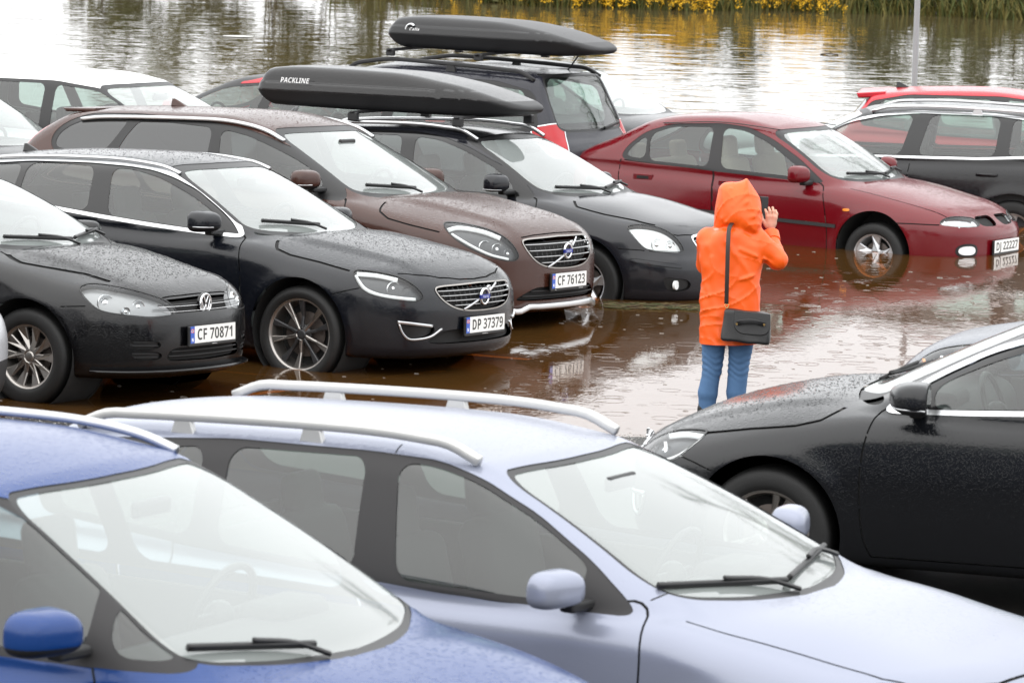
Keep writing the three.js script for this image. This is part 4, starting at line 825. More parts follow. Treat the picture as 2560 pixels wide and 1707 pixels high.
// ---- brown sport utility car (plate CF 76123) ----
{
  const pm = paint(.046, .0155, .0095, .17), W = .945;
  const line = curve([[.95, 1.16], [1.07, 1.11], [1.168, 1.02], [1.263, .975], [1.45, .94], [1.68, .90], [2.1, .84]]);
  const c = gen({
    xF: 2.30, xR: -2.345, W, axF: 1.387, axR: -1.387, Rw: .36, bottom: .3, archR: .41, paint: pm, cowl: [1.03, 1.13], hdr: [.14, 1.565], peak: [-.5, 1.69], rend: [-1.9, 1.635], tailTop: [-2.42, 1.1], hoodF: [2.16, .905], belt0: 1.13, belt1: 1.19, beltF: 1.06, zr: .68, yc: 1.57,
    sec: [[0, .13], [.25, .07], [.35, .04], [.55, .01], [.75, 0], [.9, .004], [1.02, .02], [1.12, .045], [1.25, .09], [1.5, .18]],
    nose: [[0, -.12], [.28, -.07], [.36, -.02], [.5, 0], [.7, -.004], [.8, -.03], [.88, -.08], [.96, -.17], [1.1, -.36]],
    roof: [[1.73, .75], [1.33, .975], [1.03, 1.13], [.74, 1.285], [.44, 1.43], [.17, 1.553], [.01, 1.62], [-.5, 1.69], [-1.4, 1.68], [-1.9, 1.635], [-2.1, 1.55], [-2.27, 1.43], [-2.36, 1.25], [-2.45, .9], [-2.8, .3]],
    drops: 3000, wheel: 'twin5', windows: [{ proj: 'front', poly: wsPoly(1.12, .70, 1.555, .58), trim: .035 }, { proj: 'rear', poly: rwPoly(1.2, .6, 1.55, .52), trim: .02, mat: M.privacy }],
    dlo: { chrome: 0, poly: [[.83, 1.08], [.8, 1.14], [.71, 1.22], [.49, 1.34], [.29, 1.43], [.02, 1.52], [-.2, 1.575], [-.5, 1.605], [-1.2, 1.635], [-1.65, 1.62], [-1.8, 1.575], [-1.92, 1.49], [-1.95, 1.39], [-1.85, 1.3], [-1.2, 1.21], [-.3, 1.14], [.3, 1.1]], glass: [[[-.30, 1.19], [-.385, 1.56], [-.17, 1.53], [.03, 1.475], [.29, 1.385], [.48, 1.30], [.62, 1.21], [.6, 1.15]], [[-.42, 1.2], [-.47, 1.57], [-1.16, 1.6], [-1.25, 1.45], [-1.3, 1.25]], [[-1.26, 1.6], [-1.62, 1.59], [-1.78, 1.54], [-1.89, 1.46], [-1.9, 1.36], [-1.45, 1.29], [-1.36, 1.4]]], mats: [M.glass, M.privacy, M.privacy], pillar: M.black },
    doors: [[[.86, 1.1], [.9, .95], [.92, .75], [.9, .45, 1], [-.25, .45, 1], [-.3, .9], [-.33, 1.16, 1], [.3, 1.11]]],
    hood: (x, y, z) => Math.max(line(x) - y - .002, x - (2.2 - .2 * z * z)),
    seams: [['side', [[1.0, 1.15], [1.07, 1.11], [1.168, 1.02], [1.263, .975], [1.45, .94], [1.7, .90]], .005], ['front', [[0, .885], [.3, .88], [.46, .868]], .004]], ridge: [1.0, .55, -.08, .024],
    bumper: (x, y, z) => Math.max(1.7 - x, y - lerp(.72, .84, sstep(1.75, 2.15, x))),
  });
  const hl = [[-.615, .965], [-.74, .965], [-.92, .935], [-1.05, .88], [-1.13, .80], [-1.165, .72], [-1.09, .70], [-.92, .735], [-.76, .80], [-.65, .88]];
  c.patches = [
    { name: 'headlight', proj: 'obl', poly: hl, trim: .006, trimMat: M.black, trimName: 'lamp_seal', mat: M.lens, backPush: .035, backMat: M.lampDark, noGroove: true, inside: lampInside([[-.90, .815, .05, .05], [-1.0, .795, .045, .045, M.lampChrome], [-1.09, .76, .036, .04, M.lampChrome]]) },
    { name: 'grille', proj: 'front', pair: false, poly: [[-.1, .858], [.42, .85], [.49, .838], [.475, .77], [.41, .70], [.3, .655], [.15, .638], [-.1, .634]], trim: .009, trimMat: M.alloy, trimName: 'grille_frame', trimOut: .005, mat: M.cavity, push: .04, noGroove: true },
    { name: 'lower_intake', proj: 'front', pair: false, poly: [[-.1, .50], [.4, .50], [.5, .46], [.6, .41], [.5, .40], [-.1, .40]], mat: M.cavity, push: .03, noGroove: true },
    { name: 'tail_light', proj: 'side', poly: [[-1.86, 1.68], [-1.98, 1.68], [-2.36, 1.46], [-2.5, 1.2], [-2.3, 1.2], [-2.2, 1.38], [-2.04, 1.52]], mat: M.redLens, label: 'tall red tail light', groove: .003 },
  ];
  const car = thing('sport_utility_car', 'brown sport utility car with plate CF 76123 and silver roof rails', 'car');
  const B = buildCar(c, car), gp = B.laid.find(l => l.q.name === 'grille'), li = B.laid.find(l => l.q.name === 'lower_intake');
  slats(gp.pieces[0], B, gp.sdf, 'front', [.815, .77, .725, .68], { h: .01, in: .004, d: .02 });
  for (let i = -7; i <= 7; i++) { const z = i * .058, pts = []; for (let k = 0; k <= 4; k++) { const y = lerp(.65, .85, k / 4); if (gp.sdf(Math.abs(z), y) < -.008) pts.push([surf(B.f, 'front', Math.abs(z), y).p[0] - .026, y, z]); } if (pts.length > 1) part(gp.pieces[0], 'grille_bar', sweep(pts, .006, .012, [0, 0, 1], 8), M.plastic); }
  slats(li.pieces[0], B, li.sdf, 'front', [.47, .435], { h: .012, mat: M.plastic, in: .008 });
  const bar = []; for (let k = 0; k <= 6; k++) { const t = k / 6, z = lerp(.27, -.27, t), y = lerp(.645, .845, t); bar.push([surf(B.f, 'front', Math.abs(z), y).p[0] + .006, y, z]); }
  part(car, 'grille_diagonal', sweep(bar, .012, .014, [0, 1, 0], 16), M.alloyBright);
  badgeRing(car, surf(B.f, 'front', 0, .757).p[0] + .018, .757);
  for (const k of [1, -1]) { part(car, 'lamp_light_guide', sweep(HLp(B.f, [[-.64, .925], [-.72, .945], [-.9, .922], [-1.03, .875]], .018, k), .02, .034, [0, 1, 0], 20), M.lampWhite); part(car, 'lamp_light_guide', sweep(HLp(B.f, [[-.66, .90], [-.78, .82], [-.93, .75], [-1.08, .715]], .018, k), .02, .02, [0, 1, 0], 20), M.lampWhite); }
  const sk = []; for (let k = -8; k <= 8; k++) { const z = .62 * k / 8; sk.push([surf(B.f, 'front', Math.abs(z), .40).p[0] + .004, .355 + (Math.abs(z) > .5 ? -.03 : 0), z]); } part(car, 'skid_plate', sweep(sk, .05, .05, [0, 1, 0], 30), M.satin, 'silver skid plate under the bumper');
  addPlate(car, B, .537, 'CF 76123', { foot: [['Bilia', .2, .08], ['www.bilia.no', -.18, .1]] });
  addMirror(car, c, { x: .6, y: 1.225, z: 1.0, split: -.04, blink: -.03, w: .125, fold: true });
  addWiper(car, B, [[.56, 1.175], [.1, 1.145]]);
  addRail(car, B, c, { x0: .16, x1: -1.72, z0: .64, z1: .65, lift: .012, w: .04, h: .03 });
  addFin(car, B, -1.25, pm);
  const sp = surf(B.f, 'top', -1.85, 0).p[1]; part(car, 'roof_spoiler', extrude([[-2.02, sp + .002], [-1.7, sp + .012], [-1.7, sp - .02], [-1.98, sp - .025]], 1.0, .01), pm);
  place(car, -1.595, -35.45, 30, -.24, .035);
}
// ---- dark grey estate with a long roof box ----
{
  const pm = paint(.010, .0105, .014, .13, 0, .0004), W = .88;
  const line = curve([[.9, 1.0], [1.026, .978], [1.162, .918], [1.406, .872], [1.648, .836], [2.1, .75]]);
  const c = gen({
    xF: 2.17, xR: -2.39, W, axF: 1.30, axR: -1.35, Rw: .318, paint: pm, cowl: [1.02, 1.0], hdr: [.2, 1.40], peak: [-.5, 1.475], rend: [-1.9, 1.40], tailTop: [-2.27, 1.0], hoodF: [1.99, .765], belt0: .97, belt1: 1.01, beltF: .94, zr: .60, yc: 1.41, nose: [[0, -.1], [.2, -.04], [.3, -.01], [.45, 0], [.52, -.012], [.58, -.05], [.68, -.09], [.76, -.14], [.85, -.22], [1, -.36]],
    windows: [{ proj: 'front', poly: wsPoly(.995, .68, 1.395, .56), trim: .03 }, { proj: 'rear', poly: rwPoly(1.05, .6, 1.36, .5), trim: .02, mat: M.privacy }],
    dlo: { chrome: 0, poly: [[.80, .96], [.72, 1.04], [.53, 1.16], [.37, 1.225], [.084, 1.335], [-.2, 1.405], [-.45, 1.43], [-1.2, 1.42], [-1.8, 1.36], [-2.0, 1.2], [-1.9, 1.09], [-1, 1.03], [0, .98]], glass: [[[-.33, 1.01], [-.43, 1.4], [-.195, 1.38], [.084, 1.302], [.371, 1.19], [.514, 1.11], [.6, 1.03], [.55, .985]], [[-.47, 1.02], [-.55, 1.4], [-1.2, 1.39], [-1.15, 1.06]], [[-1.27, 1.07], [-1.3, 1.385], [-1.75, 1.33], [-1.9, 1.2], [-1.8, 1.12]]] },
    doors: [[[.84, .97], [.87, .8], [.88, .6], [.86, .3, 1], [-.25, .3, 1], [-.34, .8], [-.38, 1.0, 1], [.3, .97]]],
    hood: (x, y, z) => Math.max(line(x) - y - .002, x - (2.04 - .25 * z * z)),
    seams: [['side', [[1.0, .985], [1.026, .978], [1.162, .918], [1.406, .872], [1.648, .836], [1.8, .805]], .004], ['side', [[1.62, .62], [1.78, .615], [2, .6]], .004], ['top', [[2.04, 0], [2.025, .25], [1.96, .5], [1.88, .64]], .004]],
    bumper: (x, y, z) => Math.max(1.66 - x, y - .615),
    patches: [
      { name: 'headlight', proj: 'obl', poly: [[-.61, .79], [-.70, .808], [-.83, .80], [-.94, .765], [-1.02, .70], [-1.065, .63], [-1.06, .605], [-.76, .62], [-.71, .655], [-.66, .72]], round: 1, trim: .005, trimMat: M.black, trimName: 'lamp_seal', mat: M.lens, backPush: .04, backMat: M.lampWhite, noGroove: true, inside: lampInside([[-.85, .67, .05, .045], [-.97, .66, .042, .04]]) },
      { name: 'grille', proj: 'front', pair: false, poly: [[-.1, .72], [.3, .715], [.38, .70], [.33, .60], [.26, .545], [-.1, .54]], round: 1, trim: .016, trimMat: M.chrome, trimName: 'grille_frame', mat: M.cavity, push: .03, noGroove: true },
      { name: 'fog_lamp_recess', proj: 'obl', poly: [[-.88, .41], [-1.12, .38], [-1.12, .31], [-.95, .29], [-.9, .33]], mat: M.black, push: .02, groove: .003 },
      { name: 'rubbing_strip', proj: 'obl', poly: [[-.62, .55], [-1.02, .505], [-1.05, .475], [-.64, .52]], round: 1, mat: pm, push: -.012, groove: .004 },
    ],
  });
  const car = thing('estate_car', 'dark grey estate car with white headlights carrying the lettered roof box', 'car');
  const B = buildCar(c, car), g = B.laid.find(l => l.q.name === 'grille'), fg = B.laid.find(l => l.q.name === 'fog_lamp_recess');
  slats(g.pieces[0], B, g.sdf, 'front', [.685, .655, .625, .595, .568], { h: .008, in: .006 });
  for (const k of [1, -1]) { const q = surf(B.f, 'obl', -1.0, .345), l = tr(new THREE.CylinderGeometry(.036, .036, .02, 20), q.p[0] - .012, q.p[1], k * q.p[2], 0, 0, Math.PI / 2); part(fg.pieces[k > 0 ? 0 : 1], 'fog_lamp', l, M.lampWhite); }
  addMirror(car, c, { x: .56, y: 1.075, z: .96, split: -.05, blink: -.045, w: .11, h: .08, fold: true });
  addWiper(car, B, [[.55, 1.035], [.02, 1.01]]); addWiper(car, B, [[-.02, 1.015], [-.55, 1.04]]);
  addRail(car, B, c, { x0: .12, x1: -2.0, z0: .54, z1: .55, lift: .055, w: .03, h: .03, sharp: 4, feet: [] });
  part(car, 'roof_glass', (() => { const S = []; const Z = [-.45, .45], n = 10; const g = new THREE.PlaneGeometry(1, 1, n, n), p = g.attributes.position; for (let i = 0; i < p.count; i++) { const x = lerp(-.75, .1, p.getX(i) + .5), z = lerp(-.44, .44, p.getY(i) + .5); p.setXYZ(i, x, surf(B.f, 'top', x, z).p[1] + .004, z); } g.computeVertexNormals(); return g; })(), M.gloss, 'black glass panel in the roof');
  for (const x of [-.05, -1.05]) { const y = 1.475 + .085; const b = part(car, 'roof_bar', merge([sweep([[x, y, -.6], [x, y + .005, 0], [x, y, .6]], .05, .025, [0, 1, 0], 12), box(.09, .075, .05, x, y - .035, .575, .012), box(.09, .075, .05, x, y - .035, -.575, .012)]), M.plastic); }
  place(car, -.16, -37.57, 30, -.26, .03);
  // roof box, resting on the bars
  const b = thing('roof_box', 'long glossy black roof box with PACKLINE lettering on its side', 'roof box');
  roofBox(b, { len: 2.56, w: .39, h: .345, nose: 1.25, mat: M.boxPlastic });
  place(b, -.16, -37.57, 30, -.26, .03); b.translateX(-.87); b.translateY(1.565); b.translateZ(.05);
  part(b, 'lettering', (() => { const g = new THREE.PlaneGeometry(.40, .07); g.translate(-.85, .225, .393); return g; })(), P({ alphaMap: textTex('PACKLINE', 'italic bold 76px sans-serif', 512, 90, '#ffffff', '#000000'), transparent: true, color: lin(.8, .8, .8), roughness: .4 }));
}
function roofBox(root, o) { // x along the box, tapering towards +x; origin under its middle
  const half = o.len / 2, top = tab(curve([[-half - .1, o.h * .5], [-half, o.h * .62], [-half + .12, o.h * .93], [-half + .5, o.h], [0, o.h * .97], [half * .45, o.h * .78], [half * .85, o.h * .42], [half, o.h * .24], [half + .2, 0]]), -half - .2, half + .2), bot = tab(curve([[-half - .1, .16], [-half, .1], [-half + .2, .01], [half * .6, 0], [half, .05], [half + .1, .12]]), -half - .2, half + .2);
  const wid = tab(curve([[-half - .1, o.w * .8], [-half + .1, o.w], [half * .3, o.w], [half * .8, o.w * .78], [half, o.w * .6]]), -half - .2, half + .2);
  const seam = .135;
  const f = (x, y, z) => { z = Math.abs(z); const in1 = y > seam ? (y - seam) * .28 + .012 * (y > seam + .07) : (seam - y) * .5; let a = smax(z - wid(x) + in1, Math.abs(x) - half + (y > seam ? (y - seam) * .25 : (seam - y) * .3), .14); a = smax(a, y - top(x) + .10 * z * z, .07); return smax(a, bot(x) - y, .05); };
  const S = meshSDF(f, [-half - .1, -.06, -o.w - .08], [half + .1, o.h + .08, o.w + .08], .025, { slack: 2 });
  const [lo, up] = cut(S, (x, y) => y - seam, 0);
  part(root, 'lid', geo(up), o.mat); part(root, 'base', geo(lo), o.baseMat ?? M.plastic);
}
// ---- dark red notchback standing deep in the water ----
{
  const pm = paint(.125, .0035, .0075, .13, 0, .0016), W = .855;
  const c = gen({
    xF: 2.17, xR: -2.28, W, axF: 1.275, axR: -1.275, Rw: .295, bottom: .17, paint: pm, cowl: [.98, .925], hdr: [.22, 1.335], peak: [-.4, 1.435], rend: [-1.12, 1.375], tailTop: [-1.9, 1.01], hoodF: [2.02, .68], belt0: .93, belt1: .97, beltF: .885, deck: .985, zr: .575, yc: 1.33, archR: .355, archY: .34, rS: .13,
    sec: [[0, .12], [.2, .06], [.3, .035], [.5, .006], [.62, 0], [.75, .008], [.88, .03], [.98, .06], [1.1, .1], [1.4, .2]], nose: [[0, -.1], [.2, -.04], [.35, 0], [.5, 0], [.58, -.02], [.64, -.06], [.7, -.12], [.8, -.25], [1, -.5]],
    windows: [{ proj: 'front', poly: wsPoly(.925, .66, 1.315, .545), trim: .025 }, { proj: 'rear', poly: rwPoly(1.03, .6, 1.30, .5), trim: .025, mat: M.screen }],
    dlo: { chrome: 0, poly: [[.72, .905], [.70, .925], [.46, 1.09], [.158, 1.245], [-.106, 1.335], [-.406, 1.358], [-.907, 1.325], [-1.15, 1.24], [-1.29, 1.10], [-1.31, 1.0], [-.34, .945]], pillar: M.trim, glass: [[[-.28, .975], [-.365, 1.325], [-.145, 1.31], [.104, 1.225], [.356, 1.09], [.5, 1.0], [.52, .94]], [[-.41, .98], [-.465, 1.33], [-.886, 1.305], [-1.086, 1.235], [-1.02, 1.0]], [[-1.06, 1.01], [-1.12, 1.225], [-1.245, 1.10], [-1.27, 1.025]]] },
    doors: [[[.74, .9], [.8, .7], [.83, .5], [.82, .25, 1], [-.3, .25, 1], [-.32, .7], [-.345, .95, 1], [.3, .925]], [[-.355, .95, 1], [-.33, .7], [-.31, .25, 1], [-.8, .25, 1], [-.95, .45], [-1.1, .62], [-1.28, .75], [-1.32, .9], [-1.31, .99, 1]]],
    hood: (x, y, z) => Math.max(.63 + .9 * Math.max(0, 1.3 - x) - y, x - (2.06 - .2 * z * z), z - (.72 - .12 * sstep(1.2, 2, x))),
    seams: [['side', [[1.42, .60], [1.62, .605], [1.86, .603]], .005], ['top', [[.98, .70], [1.3, .70], [1.7, .665], [2.0, .6]], .004]],
    bumper: (x, y, z) => Math.max(1.5 - x, y - .603),
    seatMat: M.seatBeige, patches: [
      { name: 'headlight', proj: 'obl', poly: [[-.80, .612], [-.87, .66], [-1.0, .672], [-1.19, .652], [-1.24, .59], [-1.05, .588], [-.9, .60]], round: 1, trim: .005, trimMat: M.black, trimName: 'lamp_seal', mat: M.lens, backPush: .03, backMat: M.lampChrome, noGroove: true },
      { name: 'grille', proj: 'front', poly: [[.035, .665], [.33, .662], [.34, .62], [.30, .585], [.06, .58]], round: 1, mat: M.cavity, push: .03, groove: .003 },
      { name: 'fog_lamp', proj: 'front', poly: [[.46, .42], [.62, .42], [.62, .34], [.46, .34]], round: 1, trim: .02, trimMat: M.black, mat: M.lampWhite, noGroove: true },
      { name: 'side_moulding', proj: 'side', poly: [[.92, .553], [.92, .522], [-.7, .575], [-.7, .607]], round: 0, mat: M.trim, push: -.012, noGroove: true },
      { name: 'side_indicator', proj: 'side', poly: [[.98, .70], [1.05, .70], [1.05, .675], [.98, .675]], round: 1, mat: M.amber, push: -.004, noGroove: true },
    ],
  });
  const car = thing('saloon_car', 'dark red saloon car with bumper and wheels in the flood water', 'car');
  const B = buildCar(c, car);
  addPlate(car, B, .40, 'DJ 22227', { old: true });
  addMirror(car, c, { x: .58, y: .97, z: .93, w: .10, h: .085, d: .1 });
  addWiper(car, B, [[.5, .965], [-.02, .945]]); addWiper(car, B, [[-.05, .945], [-.55, .97]]);
  for (const [x, y] of [[-1.05, .85], [-.18, .84]]) { const q = surf(B.f, 'side', x, y); for (const k of [1, -1]) { const h = part(car, 'door_handle', box(.2, .06, .02, x, y, k * q.p[2], .02, 3), pm); part(h, 'handle_recess', box(.12, .028, .006, x, y - .004, k * (q.p[2] + .0095), .003), M.cavity); } }
  const d = 1.0; part(car, 'rear_spoiler', sweep([[-2.12, d - .01, .68], [-2.16, d + .075, .6], [-2.18, d + .085, 0], [-2.16, d + .075, -.6], [-2.12, d - .01, -.68]], .13, .03, [0, 1, 0], 30), pm);
  for (const z of [.2, -.2]) part(car, 'rain_channel', sweep([[.2, 1.335, z * 2.75], [-.4, 1.372, z * 2.85], [-1.0, 1.33, z * 2.75]], .012, .008, [0, 1, 0], 16), M.black);
  place(car, 2.46, -41.65, 30, -.35, .015);
}
// ---- silver estate in the foreground ----
{
  const pm = paint(.26, .28, .35, .24, .3, .0008), W = .885;
  const line = curve([[.9, 1.05], [1.0, 1.0], [1.4, .945], [1.9, .86], [2.2, .78]]);
  const c = gen({
    cell: .02, xF: 2.24, xR: -2.4, W, axF: 1.34, axR: -1.34, Rw: .32, paint: pm, cowl: [1.14, .985], hdr: [.17, 1.385], peak: [-.5, 1.462], rend: [-1.95, 1.385], tailTop: [-2.3, 1.0], hoodF: [2.07, .80], belt0: .945, belt1: .99, beltF: .93, zr: .605, yc: 1.40,
    windows: [{ proj: 'front', poly: wsPoly(.985, .675, 1.378, .53), trim: .012, ringMat: M.black }, { proj: 'rear', poly: rwPoly(1.05, .6, 1.35, .5), trim: .02, mat: M.privacy }],
    dlo: { chrome: 0, pillar: M.trim, poly: [[.82, .945], [.79, .985], [.6, 1.108], [.317, 1.25], [.037, 1.355], [-.164, 1.396], [-.45, 1.405], [-1.1, 1.39], [-1.7, 1.34], [-1.95, 1.22], [-1.9, 1.05], [-1, .99], [0, .945]], glass: [[[-.19, .97], [-.316, 1.385], [-.164, 1.382], [.037, 1.342], [.317, 1.238], [.565, 1.115], [.6, 1.07], [.56, .965]], [[-.385, .985], [-.46, 1.39], [-1.08, 1.37], [-1.02, 1.02]], [[-1.15, 1.03], [-1.2, 1.36], [-1.65, 1.31], [-1.85, 1.2], [-1.8, 1.07]]] },
    doors: [[[.86, 1.0], [.9, .86], [.90, .7], [.87, .3, 1], [-.25, .3, 1], [-.33, .8], [-.36, .96, 1], [.3, .94]], [[-.37, .96, 1], [-.34, .8], [-.26, .3, 1], [-.85, .3, 1], [-1.1, .6], [-1.2, .8], [-1.22, 1.0, 1]]],
    hood: (x, y, z) => Math.max(line(x) - y - .002, x - (2.1 - .22 * z * z)),
    seams: [['side', [[.86, 1.0], [.96, 1.06], [1.0, 1.0]], .003], ['top', [[1.02, .74], [1.4, .73], [1.8, .70], [2.0, .62]], .004], ['side', [[-.36, 1.41], [-.38, 1.46]], .003], ['top', [[2.1, 0], [2.085, .3], [2.0, .62]], .005]],
    patches: [{ name: 'headlight', proj: 'obl', poly: [[-.70, .80], [-.85, .80], [-1.1, .775], [-1.2, .74], [-1.22, .66], [-1.0, .63], [-.78, .70]], trim: .006, trimMat: M.black, trimName: 'lamp_seal', mat: M.lens, backPush: .04, backMat: M.lampChrome, noGroove: true, inside: lampInside([[-.98, .71, .05, .05], [-.83, .735, .035, .04, M.amber]]) }],
    seatX: -.1,
  });
  const car = thing('estate_car', 'silver estate car with raised roof rails in the foreground', 'car');
  const B = buildCar(c, car);
  addMirror(car, c, { x: .6, y: 1.035, z: .965, w: .12, h: .078 });
  addWiper(car, B, [[.68, 1.03], [.12, 1.0]]); addWiper(car, B, [[.08, 1.005], [-.52, 1.03]]);
  addRail(car, B, c, { x0: .0, x1: -1.85, z0: .54, z1: .56, lift: .055, w: .042, h: .042, sharp: 5, feet: [-.75, -1.35], mat: P({ color: lin(.55, .55, .54), roughness: .4, metalness: .6 }) });
  addHandle(car, B, -.22, .84, pm);
  place(car, .16, -17.8, 30, .11, 0);
}
// ---- blue people carrier at the lower left ----
{
  const pm = paint(.005, .036, .16, .18, .1, .0014), W = .90;
  const c = gen({
    cell: .02, xF: 2.17, xR: -2.23, W, axF: 1.34, axR: -1.34, Rw: .325, paint: pm, cowl: [1.16, 1.085], hdr: [.19, 1.565], peak: [-.5, 1.65], rend: [-1.95, 1.57], tailTop: [-2.2, 1.05], hoodF: [2.04, .86], belt0: 1.08, belt1: 1.1, beltF: 1.05, zr: .645, yc: 1.57, chromeMat: M.satin,
    windows: [{ proj: 'front', poly: wsPoly(1.085, .70, 1.56, .565), trim: .012 }, { proj: 'rear', poly: rwPoly(1.15, .6, 1.52, .55), trim: .02, mat: M.privacy }],
    dlo: { chrome: 0, pillar: M.trim, poly: [[.98, 1.085], [.965, 1.112], [.9, 1.165], [.6, 1.345], [.46, 1.412], [.3, 1.487], [.1, 1.55], [-.4, 1.585], [-1.2, 1.575], [-1.8, 1.5], [-1.95, 1.3], [-1.9, 1.13], [-1, 1.09], [0, 1.075]], glass: [[[-.3, 1.11], [-.38, 1.57], [.05, 1.55], [.3, 1.47], [.46, 1.395], [.575, 1.33], [.62, 1.2], [.6, 1.105]], [[.655, 1.285], [.72, 1.118], [.9, 1.115], [.905, 1.135]], [[-.42, 1.115], [-.5, 1.572], [-1.15, 1.555], [-1.15, 1.125]]] },
    doors: [[[.66, 1.08, 1], [.72, .9], [.74, .7], [.72, .3, 1], [-.3, .3, 1], [-.36, .8], [-.4, 1.09, 1]]],
    hood: (x, y, z) => Math.max(.80 - y, x - (2.0 - .2 * z * z), z - .72),
    seams: [['top', [[1.02, .735], [1.4, .735], [1.8, .70], [2.0, .62]], .004], ['side', [[.97, 1.155], [1.02, 1.18]], .003]], patches: [], seatY: .2, dashY: .02, seatX: .02,
  });
  const car = thing('people_carrier', 'blue people carrier with raindrops on its roof at lower left', 'car');
  const B = buildCar(c, car);
  addMirror(car, c, { x: .6, y: 1.205, z: 1.01, split: -.03, w: .13, h: .085, d: .12, noFar: true });
  addWiper(car, B, [[.66, 1.135], [.2, 1.1]]);
  addRail(car, B, c, { x0: .03, x1: -1.8, z0: .575, z1: .58, lift: .03, w: .036, h: .034, mat: M.satin });
  place(car, -1.505, -15.815, 30, .11, 0);
}
// ---- dark grey saloon on the right, nose to the left ----
{
  const c = volvoSpec(paint(.0055, .006, .0075, .18)); volvoFront(c); c.windows[0].poly = wsPoly(.99, .55, 1.398, .45); c.windows[0].trim = .05; c.cell = .022; c.top = [[2.6, .5], [2.3, .62], [2.18, .69], [2.05, .755], [1.85, .84], [1.6, .915], [1.3, .975], [1.08, .995], ...c.top.filter(q => q[0] < 1)]; c.xF = 2.26; c.ridge[3] = .012; c.wheel = 'twin5'; c.Rw = .33;
  const car = thing('estate_car', 'dark grey car with chrome window line cut by the right edge', 'car');
  const B = buildCar(c, car); volvoDetail(car, B);
  addMirror(car, c, { x: .64, y: 1.06, z: 1.0, split: -.04, blink: -.035, w: .125, h: .088, d: .15 });
  addWiper(car, B, [[.56, 1.055], [.1, 1.02]]);
  addHandle(car, B, -.18, .86, c.paint);
  place(car, 2.875, -22.76, 198, .11, 0);
}
// ---- cars farther back, seen in part ----
function farCar(o) {
  const base = { cell: .03, xF: 2.2, xR: -2.2, W: .89, axF: 1.33, axR: -1.33, Rw: .315, cowl: [1.02, .99], hdr: [.17, 1.385], peak: [-.5, 1.46], rend: [-1.7, 1.37], tailTop: [-2.1, 1.0], hoodF: [2.05, .76], belt0: .96, belt1: 1.0, beltF: .93, zr: .60 };
  const q = { ...base, ...o.spec }, c = gen({ ...q, yc: q.yc ?? q.hdr[1] });
  const by = q.belt0, ty = q.hdr[1] + .01 - (o.drop ?? 0), e = q.rend[0], cx = q.cowl[0];
  c.windows = [{ proj: 'front', poly: wsPoly(q.cowl[1] - .005, q.W - .21, q.hdr[1] - .008, q.zr - .05), trim: .025 }, { proj: 'rear', poly: rwPoly(q.tailTop[1] + .06, .58, q.rend[1] - .03, .52), trim: .025, mat: o.rearGlass ?? M.privacy }];
  c.dlo = o.dlo ?? { chrome: o.chrome ?? 0, pillar: M.black, poly: [[cx - .22, by - .01], [cx - .3, by + .07], [lerp(cx, q.hdr[0], .6), lerp(by, ty, .62)], [q.hdr[0] - .1, ty - .03], [-.4, ty + .015], [e + .4, ty], [e, ty - .08], [e - .1, by + .12], [-1, by + .04]], glass: [[[-.3, by + .03], [-.37, ty - .01], [q.hdr[0] - .1, ty - .05], [lerp(cx, q.hdr[0], .55), lerp(by, ty, .5)], [cx - .4, by + .06], [cx - .45, by + .015]], [[-.42, by + .035], [-.49, ty - .01], [-1.12, ty - .015], [-1.06, by + .06]], [[-1.2, by + .07], [-1.25, ty - .02], [e + .1, ty - .07], [e + .02, by + .14]]] };
  c.patches = o.patches ?? []; c.paint = o.paint; c.wheel = o.wheel ?? 'five'; c.wheelsShown = o.wheels ?? ['fr', 'fl', 'rr', 'rl']; if (o.seatMat) c.seatMat = o.seatMat;
  c.doors = [[[cx - .2, by], [cx - .14, by - .2], [cx - .13, .5], [cx - .15, .3, 1], [-.25, .3, 1], [-.33, .8], [-.36, by + .02, 1]]];
  if (o.extra) o.extra(c);
  const car = thing(o.name, o.label, 'car'), B = buildCar(c, car);
  if (o.mirror !== false) addMirror(car, c, { x: cx - .4, y: by + .09, z: q.W + .06, ...(o.mirror ?? {}) });
  if (o.rail) addRail(car, B, c, o.rail);
  if (o.detail) o.detail(car, B, c);
  place(car, o.at[0], o.at[1], o.at[2], o.at[3], o.tilt ?? .015);
  return { car, B, c };
}
// dark estate with chrome window line, nose to the left, behind the red saloon
farCar({ name: 'estate_car', label: 'black estate car with chrome window line behind the dark red saloon', at: [3.5, -44.1, 190, -.40], paint: paint(.004, .004, .0055, .17), chrome: .018,
  spec: { xF: 2.37, xR: -2.4, W: .91, rend: [-1.95, 1.40], tailTop: [-2.3, 1.02], peak: [-.6, 1.475], hdr: [.2, 1.39], belt0: .98, belt1: 1.0 },
  dlo: { chrome: .018, pillar: M.gloss, poly: [[.82, .96], [.72, 1.04], [.55, 1.17], [.25, 1.31], [-.05, 1.38], [-.4, 1.415], [-1.1, 1.415], [-1.75, 1.36], [-2.0, 1.2], [-1.95, 1.06], [-1, 1.0], [0, .985]], glass: [[[-.25, 1.015], [-.36, 1.385], [-.05, 1.35], [.25, 1.28], [.5, 1.15], [.65, 1.02]], [[-.42, 1.02], [-.52, 1.39], [-1.18, 1.39], [-1.14, 1.03]], [[-1.27, 1.035], [-1.3, 1.385], [-1.7, 1.335], [-1.88, 1.2], [-1.85, 1.09]]] },
  rail: { x0: .05, x1: -1.95, z0: .56, z1: .56, lift: .045, w: .03, h: .03, sharp: 5, feet: [-.95] }, detail: (car, B, c) => addHandle(car, B, -1.08, .86, c.paint) });
